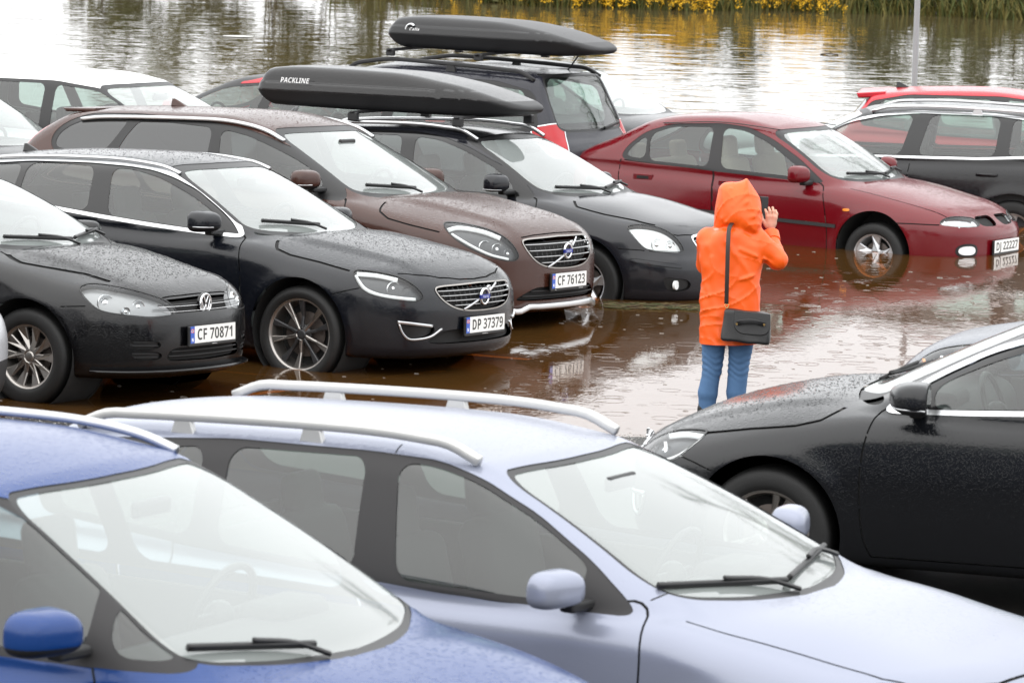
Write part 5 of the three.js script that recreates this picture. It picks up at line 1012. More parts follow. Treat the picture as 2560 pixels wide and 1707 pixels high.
// silver-blue car whose lamp shows above the bonnet of the grey one
farCar({ name: 'hatchback_car', label: 'grey-blue car whose headlight shows over the dark grey bonnet', at: [4.33, -25.75, 198, .06], tilt: 0, paint: paint(.05, .06, .085, .2, .3), spec: { hoodF: [2.02, .86], cowl: [1.02, 1.06], hdr: [.17, 1.46], peak: [-.5, 1.53], rend: [-1.7, 1.44], tailTop: [-2.1, 1.06], belt0: 1.02, belt1: 1.06, beltF: .99 },
  patches: [{ name: 'headlight', proj: 'obl', poly: [[-.62, .91], [-.68, .94], [-.80, .93], [-.94, .88], [-.99, .79], [-.88, .76], [-.72, .80]], trim: .006, trimMat: M.black, trimName: 'lamp_seal', mat: M.lens, backPush: .03, backMat: M.lampChrome, noGroove: true, inside: lampInside([[-.82, .86, .05, .05], [-.95, .82, .04, .03, M.amber]]) }] });
// white and silver car cut by the left edge
farCar({ name: 'hatchback_car', label: 'pale silver car corner cut off by the left edge', at: [-5.2, -28.57, 30, .0], tilt: 0, paint: paint(.5, .5, .52, .22, .3), spec: { cell: .035 }, extra: c => { c.patches = [{ name: 'bumper_trim', proj: 'front', pair: false, poly: [[-.1, .45], [.7, .45], [.8, .42], [.8, .22], [-.1, .22]], mat: M.plastic, push: .002, noGroove: true }]; } });
// white car behind the brown one
farCar({ name: 'hatchback_car', label: 'white car whose roof shows behind the brown sport utility car', at: [-3.5, -41.3, 30, -.24], paint: paint(.78, .78, .78, .22, 0, .0008), spec: { hdr: [.17, 1.455], peak: [-.5, 1.56], rend: [-1.8, 1.5], cowl: [1.02, 1.05], tailTop: [-2.15, 1.05], belt0: 1.02, belt1: 1.06, beltF: 1.0, zr: .62 }, detail: (car, B) => { const y = surf(B.f, 'top', -1.55, 0).p[1]; part(car, 'antenna', tube([[-1.5, y, 0], [-1.56, y + .06, 0], [-1.72, y + .3, 0]], .006, 10, 6), M.black); } });
// dark car left of it, of which the windscreen shows
farCar({ name: 'hatchback_car', label: 'dark car at the left edge showing only its windscreen and black pillar', at: [-5.1, -39.9, 30, -.2], mirror: false, paint: paint(.01, .01, .012, .18), spec: { hdr: [.17, 1.45], peak: [-.5, 1.53], rend: [-1.7, 1.44], cowl: [1.02, 1.0] } });
// small red car with black pillars
farCar({ name: 'hatchback_car', label: 'small red car with black pillars left of the lettered roof box', at: [-2.5, -46.5, 210, -.40], drop: .05, paint: paint(.42, .012, .022, .2, 0, .001), spec: { xF: 1.95, xR: -1.95, axF: 1.2, axR: -1.2, rend: [-1.5, 1.37], tailTop: [-1.85, 1.0], hdr: [.17, 1.37], peak: [-.5, 1.43] },
  extra: c => { const by = .96; c.windows[0].trim = .06; c.dlo.pillar = M.black; } });
// dark car beyond the one with the wide roof box, windscreen to the right
farCar({ name: 'saloon_car', label: 'dark car beyond the roof box car showing a pale windscreen', at: [.46, -46.9, 30, -.28], mirror: false, paint: paint(.012, .012, .014, .18), spec: { rend: [-1.2, 1.34], tailTop: [-1.75, 1.03], deck: 1.0 } });
// bright red hatchback at the right edge
farCar({ name: 'hatchback_car', label: 'bright red hatchback roof with fin antenna at the right edge', at: [5.45, -47.9, 8, -.5], paint: paint(.45, .010, .022, .18, 0, .0012), spec: { rend: [-1.75, 1.40], tailTop: [-2.08, 1.0], peak: [-.6, 1.475] }, detail: (car, B, c) => { addFin(car, B, -1.45, M.gloss); const y = surf(B.f, 'top', -1.7, 0).p[1]; part(car, 'roof_spoiler', extrude([[-1.9, y - .02], [-1.6, y + .008], [-1.6, y - .05], [-1.88, y - .07]], 1.0, .01), c.paint); } });
// dark blue-grey utility estate with a wide roof box, tail to the viewer
{
  const { car, B, c } = farCar({ name: 'sport_utility_car', label: 'dark blue-grey utility estate seen from behind under a matt roof box', at: [-1.16, -43.45, 210, -.30], paint: paint(.012, .0125, .020, .2), rearGlass: M.glass, mirror: false,
    spec: { cell: .026, xF: 2.25, xR: -2.3, W: .89, axF: 1.31, axR: -1.31, Rw: .335, bottom: .28, cowl: [1.05, 1.07], hdr: [.3, 1.55], peak: [-.3, 1.68], rend: [-1.88, 1.64], tailTop: [-2.2, 1.08], hoodF: [2.08, .9], belt0: 1.02, belt1: 1.06, beltF: 1.0, zr: .68, tail: [[0, .12], [.3, .04], [.55, 0], [.8, .01], [1.0, .04], [1.3, .13], [1.6, .28]] },
    patches: [{ name: 'tail_light', proj: 'oblr', poly: [[-1.02, 1.2], [-.80, 1.16], [-.86, 1.04], [-.98, .9], [-1.15, .9], [-1.13, 1.19]], trim: .01, trimMat: M.satin, trimName: 'lamp_rim', mat: M.redLens, label: 'red tail light with pale rim', groove: .003 }],
    rail: { x0: .25, x1: -1.85, z0: .58, z1: .62, lift: .06, w: .035, h: .04, sharp: 4, feet: [-.95], mat: M.plastic },
    detail: (car, B, c) => {
      const P3 = [[.12, 1.13], [.3, 1.15], [.5, 1.17]].map(([z, y]) => { const q = surf(B.f, 'rear', z, y); return [q.p[0] - .02, q.p[1] + .01, z]; }); part(car, 'rear_wiper', sweep(P3, .02, .03, [0, 1, 0], 12), M.black);
      const y = surf(B.f, 'top', -1.7, .3).p[1]; part(car, 'antenna', tube([[-1.68, y, .3], [-1.72, y + .05, .3], [-1.85, y + .22, .3]], .007, 8, 6), M.black);
      for (const x of [-.3, -1.25]) part(car, 'roof_bar', merge([sweep([[x, 1.79, -.66], [x, 1.80, 0], [x, 1.79, .66]], .045, .03, [0, 1, 0], 10), box(.08, .06, .05, x, 1.765, .62, .01), box(.08, .06, .05, x, 1.765, -.62, .01)]), M.plastic);
    } });
  const b = thing('roof_box', 'matt dark grey roof box with rounded nose and oval emblem', 'roof box');
  roofBox(b, { len: 2.25, w: .42, h: .31, mat: P({ color: lin(.010, .010, .011), roughness: .4, bumpMap: beads, bumpScale: .001 }) });
  place(b, -1.16, -43.45, 210, -.30, .015); b.translateX(-1.2); b.translateY(1.80); b.rotateY(Math.PI);
  const em = part(b, 'emblem', (() => { const t = new THREE.TorusGeometry(.04, .011, 8, 24, 5.0); t.scale(1.2, 1, 1); t.rotateZ(.6); t.translate(-.83, 0.185, .398); return t; })(), M.satin);
  part(em, 'emblem_lettering', (() => { const g = new THREE.PlaneGeometry(.15, .05); g.translate(-.78, .182, .41); return g; })(), P({ alphaMap: textTex('Calix', 'italic bold 80px sans-serif', 256, 96, '#ffffff', '#000000'), transparent: true, color: lin(.8, .8, .8), roughness: .4 }));
}
// ---------- person with raincoat, bag and phone ----------
const V3 = (x, y, z) => [x, y, z];
function cap(a, b, ra, rb, sx = 1, sz = 1) { // tapered capsule, squashed by sx, sz about its axis
  const ab = [b[0] - a[0], b[1] - a[1], b[2] - a[2]], l2 = ab[0] ** 2 + ab[1] ** 2 + ab[2] ** 2;
  return (x, y, z) => { const t = clamp(((x - a[0]) * ab[0] + (y - a[1]) * ab[1] + (z - a[2]) * ab[2]) / l2, 0, 1); return Math.hypot((x - a[0] - ab[0] * t) / sx, y - a[1] - ab[1] * t, (z - a[2] - ab[2] * t) / sz) - lerp(ra, rb, t); };
}
const blend = (list, k) => (x, y, z) => { let d = list[0](x, y, z); for (let i = 1; i < list.length; i++) d = smin(d, list[i](x, y, z), k); return d; };
{
  const PX = 1.325, PZ = -27.9, PY = .024;
  const person = thing('person', 'person in orange hooded raincoat and blue jeans holding up a phone', 'person');
  const SHR = [.165, 1.325, 0], ELR = [.285, 1.175, -.03], WRR = [.232, 1.345, -.20], SHL = [-.15, 1.325, 0], ELL = [-.15, 1.13, -.17], WRL = [.06, 1.36, -.30];
  const skin = P({ color: lin(.56, .31, .22), roughness: .55 });
  const bodyF = blend([cap([0, .92, 0], [0, 1.28, 0], .12, .13, 1.15, .8), cap([0, 1.28, 0], [.01, 1.46, -.01], .06, .05), cap([.02, 1.53, -.03], [.02, 1.58, -.03], .085, .075), cap(SHR, ELR, .045, .038), cap(ELR, WRR, .036, .026), cap(SHL, ELL, .045, .038), cap(ELL, WRL, .036, .026), cap([-.075, .9, 0], [-.095, .48, .01], .075, .048), cap([-.095, .48, .01], [-.12, .06, .02], .048, .034), cap([.075, .9, 0], [.06, .49, .01], .075, .048), cap([.06, .49, .01], [.065, .06, .02], .048, .034)], .03);
  const S = meshSDF(bodyF, [-.32, .0, -.4], [.4, 1.72, .2], .014, { slack: 2.2 });
  // right hand: palm, four fingers reaching up along the phone, thumb on its near side
  const w = WRR, palm = [w[0] - .004, w[1] + .055, w[2] - .004], fing = [];
  const handF = (() => {
    const L = [cap(w, [w[0] - .002, w[1] + .03, w[2]], .024, .027, 1, .8), cap([w[0] - .018, w[1] + .05, w[2]], [w[0] - .016, w[1] + .085, w[2]], .02, .018, 1, .75), cap([w[0] + .014, w[1] + .05, w[2]], [w[0] + .018, w[1] + .083, w[2]], .02, .018, 1, .75)];
    const F = [[-.026, .088, .042], [-.008, .092, .050], [.011, .091, .054], [.028, .082, .044]].map(([dx, dy, len], i) => { const k = [w[0] + dx, w[1] + dy, w[2]], m = [k[0] + dx * .12, k[1] + len * .55, k[2] - .004 - .002 * i], t = [m[0] + dx * .05 - .008, m[1] + len * .4, m[2] - .026]; return blend([cap(k, m, .0098, .009), cap(m, t, .0088, .0075)], .006); });
    const th = blend([cap([w[0] - .026, w[1] + .03, w[2] + .004], [w[0] - .05, w[1] + .062, w[2] - .002], .013, .011), cap([w[0] - .05, w[1] + .062, w[2] - .002], [w[0] - .062, w[1] + .098, w[2] - .012], .0105, .0085)], .006);
    const p = blend(L, .018);
    return (x, y, z) => { let d = p(x, y, z); let m = 1e9; for (const q of F) m = Math.min(m, q(x, y, z)); m = Math.min(m, th(x, y, z)); return smin(d, m, .008); };
  })();
  const H = meshSDF(handF, [w[0] - .1, w[1] - .03, w[2] - .07], [w[0] + .08, w[1] + .24, w[2] + .05], .004, { slack: 2.2, eps: .001 });
  const lh = blend([cap(WRL, [.10, 1.40, -.31], .028, .026), cap([.10, 1.40, -.31], [.14, 1.44, -.30], .012, .009), cap([.09, 1.42, -.31], [.12, 1.47, -.305], .012, .009), cap([.11, 1.39, -.31], [.15, 1.41, -.29], .012, .009)], .01);
  const H2 = meshSDF(lh, [.0, 1.3, -.38], [.22, 1.52, -.22], .006, { slack: 2.2 });
  part(person, 'body', geo(cat(S, H, H2)), skin);
  // jeans with creases behind the knees
  const jeansF = (() => {
    const b = blend([cap([-.078, .92, 0], [-.096, .50, .012], .094, .060, 1, 1.05), cap([-.096, .50, .012], [-.116, .36, .022], .058, .058, 1, 1.1), cap([-.116, .36, .022], [-.124, .05, .015], .057, .04), cap([.085, .92, 0], [.066, .51, .012], .098, .063, 1, 1.05), cap([.066, .51, .012], [.056, .37, .022], .06, .06, 1, 1.1), cap([.056, .37, .022], [.066, .05, .015], .058, .04)], .012);
    return (x, y, z) => { const k = Math.exp(-(((y - .53) / .07) ** 2)) + .7 * Math.exp(-(((y - .08) / .06) ** 2)) + .22 * Math.exp(-(((y - .64) / .08) ** 2)); const s = Math.sin(y * 165 + x * 30 + 2.2 * Math.sin(x * 46 + y * 9) + z * 18), cr = Math.sign(s) * Math.abs(s) ** 1.4; return b(x, y, z) + .0024 * k * cr + .0016 * Math.sin(x * 60 + y * 23); };
  })();
  const denim = P({ color: lin(.07, .15, .29), roughness: .85, bumpMap: fabricBump, bumpScale: .0008 });
  part(person, 'jeans', geo(meshSDF(jeansF, [-.25, .03, -.17], [.25, .88, .2], .0085, { slack: 2.2, eps: .0025 })), denim);
  for (const x of [-.125, .067]) part(person, 'boot', geo(meshSDF(blend([cap([x, .045, .03], [x, .04, -.17], .042, .036, 1, 1), cap([x, .1, .02], [x, .26, .018], .048, .052)], .02), [x - .1, -.02, -.25], [x + .1, .34, .12], .012, { slack: 2.2 })), M.plastic);
  // raincoat: body, hood, sleeves, with folds that run from the elbow, the strap and the waist
  const n3 = (x, y, z) => Math.sin(x * 9 + 1.7 * Math.sin(y * 7 + z * 3)) * Math.sin(y * 8 + 1.3 * Math.sin(x * 6 - z * 5)) * Math.cos(z * 9 + x * 4);
  const ridge = (a, b, w, amp) => { const q = cap(a, b, 0, 0); return (x, y, z) => { const d = q(x, y, z) / w; return d > 3 ? 0 : amp * Math.exp(-d * d); }; };
  const folds = [ridge([.17, 1.08, .14], [-.02, .93, .19], .014, .016), ridge([.18, 1.04, .14], [.04, .86, .2], .012, .013), ridge([.19, 1.12, .1], [.02, 1.06, .17], .012, .012), ridge([-.03, 1.30, .13], [.13, 1.10, .15], .02, .010), ridge([-.12, 1.2, .12], [-.14, .8, .16], .018, .009), ridge([.05, 1.26, .13], [.2, 1.2, .1], .014, .012), ridge([-.1, .95, .16], [-.06, .72, .17], .02, .009), ridge([.1, .9, .17], [.13, .7, .17], .018, .008), ridge([.2, 1.24, .04], [.29, 1.2, .03], .011, .012), ridge([.22, 1.28, .03], [.3, 1.23, -.02], .010, .011), ridge([.20, 1.2, .06], [.28, 1.15, .02], .011, .012), ridge([.26, 1.28, -.07], [.30, 1.22, -.02], .009, .010),
    ridge([-.06, 1.44, .09], [.1, 1.56, .09], .014, .010), ridge([-.04, 1.42, .1], [.13, 1.46, .09], .013, .011), ridge([.0, 1.52, .1], [.1, 1.62, .06], .013, .008), ridge([.06, 1.42, .1], [.16, 1.5, .05], .012, .010), ridge([-.09, 1.5, .05], [-.02, 1.62, .06], .012, .007)];
  const torso = (x, y, z) => { const t = clamp((y - .66) / .66, 0, 1), rx = lerp(.178, .192, sstep(.0, .9, t)) * (1 - .10 * sstep(.93, 1, t)) - .012 * Math.exp(-(((y - 1.06) / .1) ** 2)), rz = lerp(.152, .128, t), cx = lerp(.005, -.005, t), cz = lerp(.015, .0, t), e = Math.pow(Math.pow(Math.abs((x - cx) / rx), 2.5) + Math.pow(Math.abs((z - cz) / rz), 2.5), .4); return (e - 1) * .13; };
  const coatF = (() => {
    const sl = blend([cap([.15, 1.31, .0], [ELR[0] - .005, ELR[1] + .012, ELR[2] + .01], .07, .06), cap([ELR[0] - .005, ELR[1] + .012, ELR[2] + .01], [WRR[0], WRR[1] - .04, WRR[2] + .04], .058, .048)], .02), sl2 = blend([cap([-.145, 1.30, -.01], ELL, .075, .064), cap(ELL, [WRL[0] - .03, WRL[1] - .02, WRL[2] + .02], .06, .05)], .02);
    const outline = polySDF(round2([[-.115, 1.36], [-.118, 1.43], [-.10, 1.56], [-.078, 1.645], [-.01, 1.652], [.05, 1.664], [.072, 1.68], [.095, 1.655], [.125, 1.615], [.165, 1.55], [.178, 1.50], [.175, 1.40], [.165, 1.34], [.03, 1.33]], 1, .02));
    const hood = (x, y, z) => smax(outline(x, y) * .9, Math.abs(z + .035) - .135 - .02 * Math.sin(y * 14 + x * 9), .13);
    return (x, y, z) => {
      let d = torso(x, y, z); d = smax(d, y - (1.385 - .75 * x * x * 3), .07); d = Math.max(d, .668 + .03 * x - y);
      d = smin(d, sl(x, y, z), .035); d = smin(d, sl2(x, y, z), .03);
      const h = hood(x, y, z);
      d = smin(d, h, .02);
      for (const q of folds) d -= .62 * q(x, y, z);
      const rg = 1 - Math.abs(Math.sin(13 * x - 17 * y + 9 * z + 1.8 * Math.sin(7 * x + 5 * y) + 1.2 * Math.sin(11 * y - 6 * z))), rg2 = 1 - Math.abs(Math.sin(21 * x + 12 * y - 8 * z + 2.1 * Math.sin(6 * y - 9 * x)));
      d -= .0032 * Math.pow(rg, 3) * (.35 + sstep(1.25, 1.0, y) * sstep(.7, .85, y) + .6 * sstep(.17, .22, x) + .7 * sstep(1.36, 1.42, y)) + .002 * Math.pow(rg2, 4);
      return d + .0045 * n3(x * 1.6, y * 1.6, z * 1.6) + .0025 * n3(x * 4 + 2, y * 3.4, z * 4);
    };
  })();
  const orange = P({ color: lin(.88, .105, .003), roughness: .42, bumpMap: mist, bumpScale: .0003 });
  const C = meshSDF(coatF, [-.34, .62, -.42], [.42, 1.72, .28], .0095, { slack: 2.4, eps: .0025 });
  let coat = C; // open cuff and hem
  coat = cut(coat, (x, y, z) => .674 + .03 * x - y)[0];
  part(person, 'raincoat', geo(coat), orange, 'bright orange hooded raincoat');
  const cuff = lathe([[.049, -.03], [.054, -.03], [.056, .028], [.05, .03], [.046, .0]], 24); cuff.rotateX(-Math.PI / 2); { const d = new THREE.Vector3(WRR[0] - ELR[0], WRR[1] - ELR[1], WRR[2] - ELR[2]).normalize(); cuff.applyQuaternion(new THREE.Quaternion().setFromUnitVectors(new THREE.Vector3(0, 1, 0), d)); cuff.translate(WRR[0] + .002, WRR[1] - .035, WRR[2] + .035); } part(person, 'cuff', cuff, orange);
  person.position.set(PX, PY, PZ); person.rotation.y = -.06;
  // phone
  const ph = thing('phone', 'black phone held up in the right hand', 'phone');
  part(ph, 'case', box(.074, .148, .009, 0, 0, 0, .004, 3), M.gloss); part(ph, 'screen', box(.068, .138, .002, 0, 0, .0046, .001), P({ color: lin(.01, .01, .012), roughness: .06 })); part(ph, 'camera_bump', box(.02, .02, .004, .02, .055, -.006, .002), M.black);
  ph.position.set(PX + .186, PY + 1.478, PZ - .238); ph.rotation.set(-.05, -.06, -.03);
  // bag on a long strap
  const bag = thing('shoulder_bag', 'black leather shoulder bag with flap and brass studs', 'bag');
  const leather = P({ color: lin(.012, .012, .013), roughness: .42, bumpMap: grit, bumpScale: .0008 });
  const bagF = (x, y, z) => { const zt = lerp(.075, .045, clamp((y + .09) / .18, 0, 1)), a = Math.abs(x + .12 * (y + .09) * .3) - .148 + .05 * clamp((y + .05), 0, 1), q = smax(smax(a, Math.abs(z) - zt, .03), Math.abs(y) - .095, .02); return q + .002 * Math.sin(x * 40 + y * 25); };
  part(bag, 'pouch', geo(meshSDF(bagF, [-.2, -.14, -.12], [.2, .14, .12], .009, { slack: 2.4 })), leather);
  const flap = extrude(round2([[-.085, .085, 1], [.135, .085, 1], [.15, -.05], [-.075, -.055]], 2), .012, .004); flap.rotateX(-.16); flap.translate(0, .012, .063); part(bag, 'flap', flap, leather);
  part(bag, 'handle', sweep([[-.055, .02, .078], [-.03, .035, .095], [.03, .045, .098], [.08, .04, .09], [.105, .032, .074]], .03, .008, [0, 0, 1], 20), leather);
  for (const [x, y] of [[-.06, .018], [.105, .032]]) part(bag, 'stud', tr(new THREE.CylinderGeometry(.007, .007, .006, 14), x, y, .083, 0, Math.PI / 2), P({ color: lin(.75, .5, .2), roughness: .25, metalness: 1 }));
  part(bag, 'strap_ring', tr(new THREE.TorusGeometry(.012, .003, 8, 16), -.135, .112, .01), P({ color: lin(.75, .5, .2), roughness: .25, metalness: 1 }));
  part(bag, 'strap', sweep([[-.138, .125, .012], [-.152, .3, .018], [-.168, .5, .0], [-.172, .58, -.045], [-.150, .62, -.12]], .006, .026, [1, 0, 0], 30), P({ color: lin(.022, .012, .009), roughness: .45 }));
  bag.position.set(PX + .098, PY + .80, PZ + .21); bag.rotation.set(0, -.1, -.07);
}
// ---------- far bank: shrubs, grass, flowers; trees; small things on the water ----------
function leafCloud(n, pick, size, bend = .3) { // leaf-sized bent quads
  const pos = [], nor = [], idx = [], uv = [];
  const a = new THREE.Vector3(), b = new THREE.Vector3(), c = new THREE.Vector3();
  for (let i = 0; i < n; i++) {
    const [x, y, z, s = 1] = pick(); a.set(rr(-1, 1), rr(-.6, 1), rr(-1, 1)).normalize(); b.set(rr(-1, 1), rr(-1, 1), rr(-1, 1)).cross(a).normalize(); c.crossVectors(a, b);
    const L = size * s * rr(.6, 1.3), W = L * .45, k = pos.length / 3, q = (u, v, w) => { pos.push(x + a.x * u + b.x * v + c.x * w, y + a.y * u + b.y * v + c.y * w, z + a.z * u + b.z * v + c.z * w); nor.push(c.x, c.y, c.z); uv.push(u, v); };
    q(-L, 0, 0); q(0, W, -bend * W); q(L, 0, 0); q(0, -W, -bend * W); idx.push(k, k + 2, k + 1, k, k + 3, k + 2);
  }
  const g = new THREE.BufferGeometry(); g.setAttribute('position', new THREE.Float32BufferAttribute(pos, 3)); g.setAttribute('normal', new THREE.Float32BufferAttribute(nor, 3)); g.setAttribute('uv', new THREE.Float32BufferAttribute(uv, 2)); g.setIndex(idx); return g;
}
const leafM = (r, g, b) => P({ color: lin(r, g, b), roughness: .7, transmission: .25, thickness: 0, side: THREE.DoubleSide });
const LEAF = [leafM(.10, .10, .022), leafM(.075, .095, .02), leafM(.14, .115, .02), leafM(.055, .07, .02)];
const bark = P({ color: lin(.06, .045, .03), roughness: .9, bumpMap: grit, bumpScale: .004 });
seed = 4242;
const shrubWords = ['olive', 'dull green', 'yellowing', 'dark green'];
function shrub(x, dz, h, w, m, label) {
  const t = thing('shrub', label, 'shrub'), y0 = .06, cl = Array.from({ length: 14 }, () => [rr(-.8, .8) * w, rr(.12, .95) * h, rr(-.6, .6) * w, rr(.18, .34) * Math.min(w, h)]);
  part(t, 'foliage', leafCloud(Math.round(1900 * Math.sqrt(w * h)), () => { const c = cl[rnd() * cl.length | 0], r = c[3] * Math.cbrt(rnd()), th = rr(0, 6.283), u = rr(-1, 1), q = Math.sqrt(1 - u * u); return [c[0] + r * q * Math.cos(th) * 1.3, Math.max(.02, c[1] + r * u), c[2] + r * q * Math.sin(th)]; }, .085), LEAF[m]);
  part(t, 'stems', merge(cl.slice(0, 8).map(c => tube([[c[0] * .25, -.1, c[2] * .25], [c[0] * .6, c[1] * .5, c[2] * .6], [c[0], c[1], c[2]]], .012, 6, 5))), bark);
  t.position.set(x, y0, bankZ(x) - .5 + dz);
}
[[-8.0, 0, 1.5, .7, 0, 'thin olive shrub leftmost on the far bank'], [-7.0, .2, 3.0, 1.0, 1, 'tall green shrub second from left on the far bank'], [-5.9, -.3, 3.5, 1.1, 0, 'tallest olive shrub on the far bank left of the roof boxes'], [-4.7, .1, 3.2, 1.1, 2, 'yellowing tall shrub on the far bank above the red car'], [-3.5, -.2, 3.3, 1.1, 1, 'dense green shrub on the far bank above the lettered roof box'], [-2.3, .2, 3.0, 1.0, 0, 'olive shrub on the far bank left of the matt roof box'], [-1.2, 0, 2.3, .9, 2, 'yellowing shrub on the far bank over the matt roof box'], [-.1, .2, 1.0, .8, 0, 'low olive shrub on the far bank right of the roof boxes'], [.9, -.2, 1.5, .7, 1, 'upright green shrub on the far bank among yellow flowers'], [2.0, .2, .8, .8, 2, 'low yellowing shrub on the far bank among flowers'], [3.1, 0, .9, .7, 0, 'low olive shrub on the far bank left of the post'], [4.0, -.3, 1.5, .5, 3, 'narrow dark shrub on the far bank just left of the post'], [6.2, .2, 1.2, .9, 3, 'dark green shrub on the far bank right of the post'], [7.4, 0, 1.5, 1.0, 1, 'broad green shrub on the far bank near the right edge'], [8.8, .1, 1.6, 1.0, 3, 'dark green shrub at the right end of the far bank']].forEach(a => shrub(...a));
{ // grass and flowering weeds along the water's edge: nobody could count them
  const bl = new THREE.BufferGeometry(); bl.setAttribute('position', new THREE.Float32BufferAttribute([-.012, 0, 0, .012, 0, 0, .009, .5, .04, -.009, .5, .04, 0, 1, .16], 3)); bl.setIndex([0, 1, 2, 0, 2, 3, 3, 2, 4]); bl.setAttribute('uv', new THREE.Float32BufferAttribute(new Array(10).fill(0), 2)); bl.computeVertexNormals();
  const N = 9000, g = new THREE.InstancedMesh(bl, P({ color: lin(1, 1, 1), roughness: .8, side: THREE.DoubleSide }), N), m = new THREE.Matrix4(), q = new THREE.Quaternion(), e = new THREE.Euler(), col = new THREE.Color();
  for (let i = 0; i < N; i++) { const x = rr(-3.5, 12), d = rnd() ** 1.4 * 4; e.set(rr(-.3, .3), rr(0, 6.28), rr(-.3, .3)); q.setFromEuler(e); const s = rr(.2, .6); m.compose(new THREE.Vector3(x, .0, bankZ(x) + .6 - d), q, new THREE.Vector3(1.3, s, 1.3)); g.setMatrixAt(i, m); const k = rnd(); g.setColorAt(i, col.setRGB(lerp(.05, .14, k), lerp(.07, .11, k), lerp(.012, .022, k))); }
  Q(g).name = 'bank_grass'; g.userData = { kind: 'stuff', label: 'green and straw-coloured grass along the far bank', category: 'grass' }; scene.add(g);
  const fl = leafCloud(26, () => [rr(-.05, .05), rr(-.09, .09), rr(-.05, .05)], .022), F = 1100, w = new THREE.InstancedMesh(fl, P({ color: lin(.72, .42, .01), roughness: .7, side: THREE.DoubleSide }), F);
  for (let i = 0; i < F; i++) { const c = [0.2, 1.4, 2.3, 3.0, -.8, 4.6, 5.3][rnd() * 7 | 0], x = c + rr(-.7, .7) * (rnd() < .7 ? .6 : 1.2), d = rnd() * 2.2; e.set(rr(-.5, .5), rr(0, 6.28), rr(-.5, .5)); q.setFromEuler(e); const s = rr(.7, 1.5); m.compose(new THREE.Vector3(x, rr(.08, .6), bankZ(x) + .95 - d), q, new THREE.Vector3(s, s, s)); w.setMatrixAt(i, m); }
  Q(w).name = 'yellow_flowers'; w.userData = { kind: 'stuff', label: 'yellow flowering weeds along the far bank', category: 'flowers' }; scene.add(w);
}
// tall trees on the right beyond the frame, mirrored by windscreens and bonnets
function tree(x, z, h, label) {
  const t = thing('birch_tree', label, 'tree'), tips = [], lim = [];
  for (let i = 0; i < 34; i++) { const y = h * rr(.22, .96), a = rr(0, 6.283), l = h * .2 * (1.15 - y / h) + .5, p = [[0, y, 0], [Math.cos(a) * l * .5, y + l * .35, Math.sin(a) * l * .5], [Math.cos(a) * l, y + l * .45, Math.sin(a) * l]]; lim.push(tube(p, .035 * (1.3 - y / h), 5, 5)); for (let k = 1; k < 9; k++) tips.push([lerp(0, p[2][0], k / 8), y + l * .45 * Math.sqrt(k / 8), lerp(0, p[2][2], k / 8), .25 + .55 * k / 8]); }
  part(t, 'trunk', merge([tube([[0, -1.2, 0], [.1, h * .4, .05], [0, h * .8, 0], [.05, h, 0]], .12, 12, 8), ...lim]), bark);
  part(t, 'crown', leafCloud(5200, () => { const c = tips[rnd() * tips.length | 0], r = c[3]; return [c[0] + rr(-r, r), c[1] + rr(-r, r) - .3 * rnd(), c[2] + rr(-r, r)]; }, .085), LEAF[3]);
  t.position.set(x, 0, z);
}
tree(12.5, -64, 20, 'slender birch nearest to the cars on the right beyond the frame'); tree(17.5, -67, 22, 'tall birch in the middle of three on the right'); tree(21, -60, 18, 'birch farthest to the right beyond the frame');
{ // post in the water
  const p = thing('metal_post', 'slim grey metal post standing in the water behind the red roof', 'post');
  part(p, 'shaft', lathe([[.033, -.7], [.033, 6.4], [.001, 6.42]], 20).rotateX(-Math.PI / 2), P({ color: lin(.34, .34, .35), roughness: .45, metalness: .4 }));
  part(p, 'collar', lathe([[.05, -.7], [.05, .1], [.036, .13]], 20).rotateX(-Math.PI / 2), M.plastic);
  p.position.set(4.47, 0, -52); p.rotation.z = .004;
}
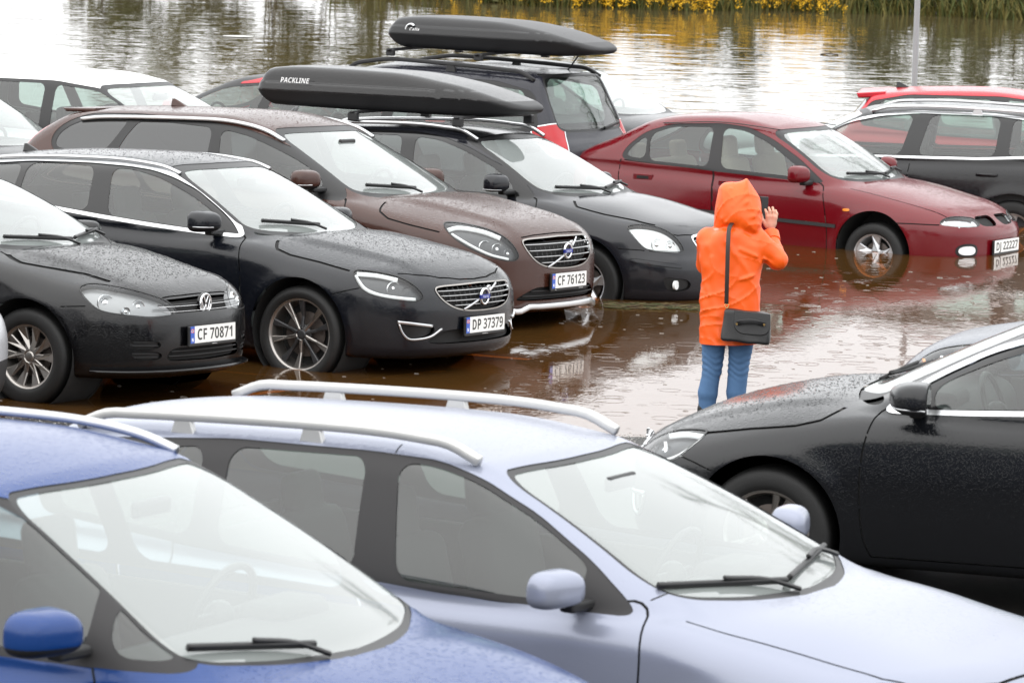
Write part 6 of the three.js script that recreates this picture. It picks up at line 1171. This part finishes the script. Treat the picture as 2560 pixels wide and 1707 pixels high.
{ // raindrops striking the water, straw by the bumper, pebbles on the shore
  const m = new THREE.Matrix4(), q = new THREE.Quaternion(), e = new THREE.Euler();
  const N = 800, r = new THREE.InstancedMesh(new THREE.TorusGeometry(1, .075, 5, 16).rotateX(Math.PI / 2), P({ color: lin(.3, .27, .24), roughness: .1 }), N);
  for (let i = 0; i < N; i++) { const z = rr(-29.2, -46), x = rr(-5, 7.5), s = rr(.007, .018) * (rnd() < .15 ? 1.5 : 1); m.compose(new THREE.Vector3(x, .002, z), q.identity(), new THREE.Vector3(s, s * 1.1, s)); r.setMatrixAt(i, m); }
  Q(r).name = 'rain_splashes'; r.userData = { kind: 'stuff', label: 'small rings of raindrops on the brown water', category: 'splashes' }; scene.add(r);
  const S = 300, st = new THREE.InstancedMesh(box(.09, .004, .007, 0, 0, 0, .001, 1), P({ color: lin(1, 1, 1), roughness: .8 }), S), c = new THREE.Color();
  for (let i = 0; i < S; i++) { const a = rr(0, 1); e.set(0, rr(-.6, .6) + .1, rr(-.12, .12)); q.setFromEuler(e); const s = rr(.4, 1.4); m.compose(new THREE.Vector3(lerp(.72, 1.66, a) + rr(-.05, .05), rr(.002, .016), -35.62 + rr(-.16, .2) - .05 * a), q, new THREE.Vector3(s, 1, 1)); st.setMatrixAt(i, m); const k = rnd(); st.setColorAt(i, k < .3 ? c.setRGB(.05, .06, .015) : k < .65 ? c.setRGB(.13, .095, .04) : c.setRGB(.05, .03, .012)); }
  Q(st).name = 'floating_straw'; st.userData = { kind: 'stuff', label: 'straw and leaves floating against the grey bumper', category: 'debris' }; scene.add(st);
  const G = 9000, pb = new THREE.InstancedMesh(new THREE.DodecahedronGeometry(1, 0).scale(1, .6, 1), P({ color: lin(1, 1, 1), roughness: .55 }), G);
  for (let i = 0; i < G; i++) { const x = rr(-5, 4), z = rr(-28.75, -27.3); const s = rr(.002, .007); e.set(rr(0, 3), rr(0, 3), 0); q.setFromEuler(e); m.compose(new THREE.Vector3(x, groundY(x, z) + s * .3, z), q, new THREE.Vector3(s, s, s)); pb.setMatrixAt(i, m); const k = rr(.12, .45); pb.setColorAt(i, c.setRGB(k, k * .97, k * .92)); }
  Q(pb).name = 'shore_gravel'; pb.userData = { kind: 'stuff', label: 'grey gravel at the edge of the water', category: 'gravel' }; scene.add(pb);
  const fo = thing('floating_foam', 'pale patch of foam drifting on the far water', 'debris'); part(fo, 'foam', new THREE.CircleGeometry(1, 20).scale(.22, .13, 1).rotateX(-Math.PI / 2), P({ color: lin(.6, .6, .58), roughness: .9 })); part(fo, 'foam_edge', new THREE.TorusGeometry(1, .08, 5, 24).scale(.22, .13, .05).rotateX(-Math.PI / 2), P({ color: lin(.55, .55, .53), roughness: .9 })); fo.position.set(-4.25, .012, -69);
  const tw = thing('floating_twig', 'dark twig drifting on the far water', 'debris'); part(tw, 'stick', tube([[-.14, 0, 0], [0, .015, .01], [.13, .005, 0]], .012, 8, 6), bark); tw.position.set(4.63, .006, -68.9);
}
scene.updateMatrixWorld(true);
renderer.render(scene, camera);
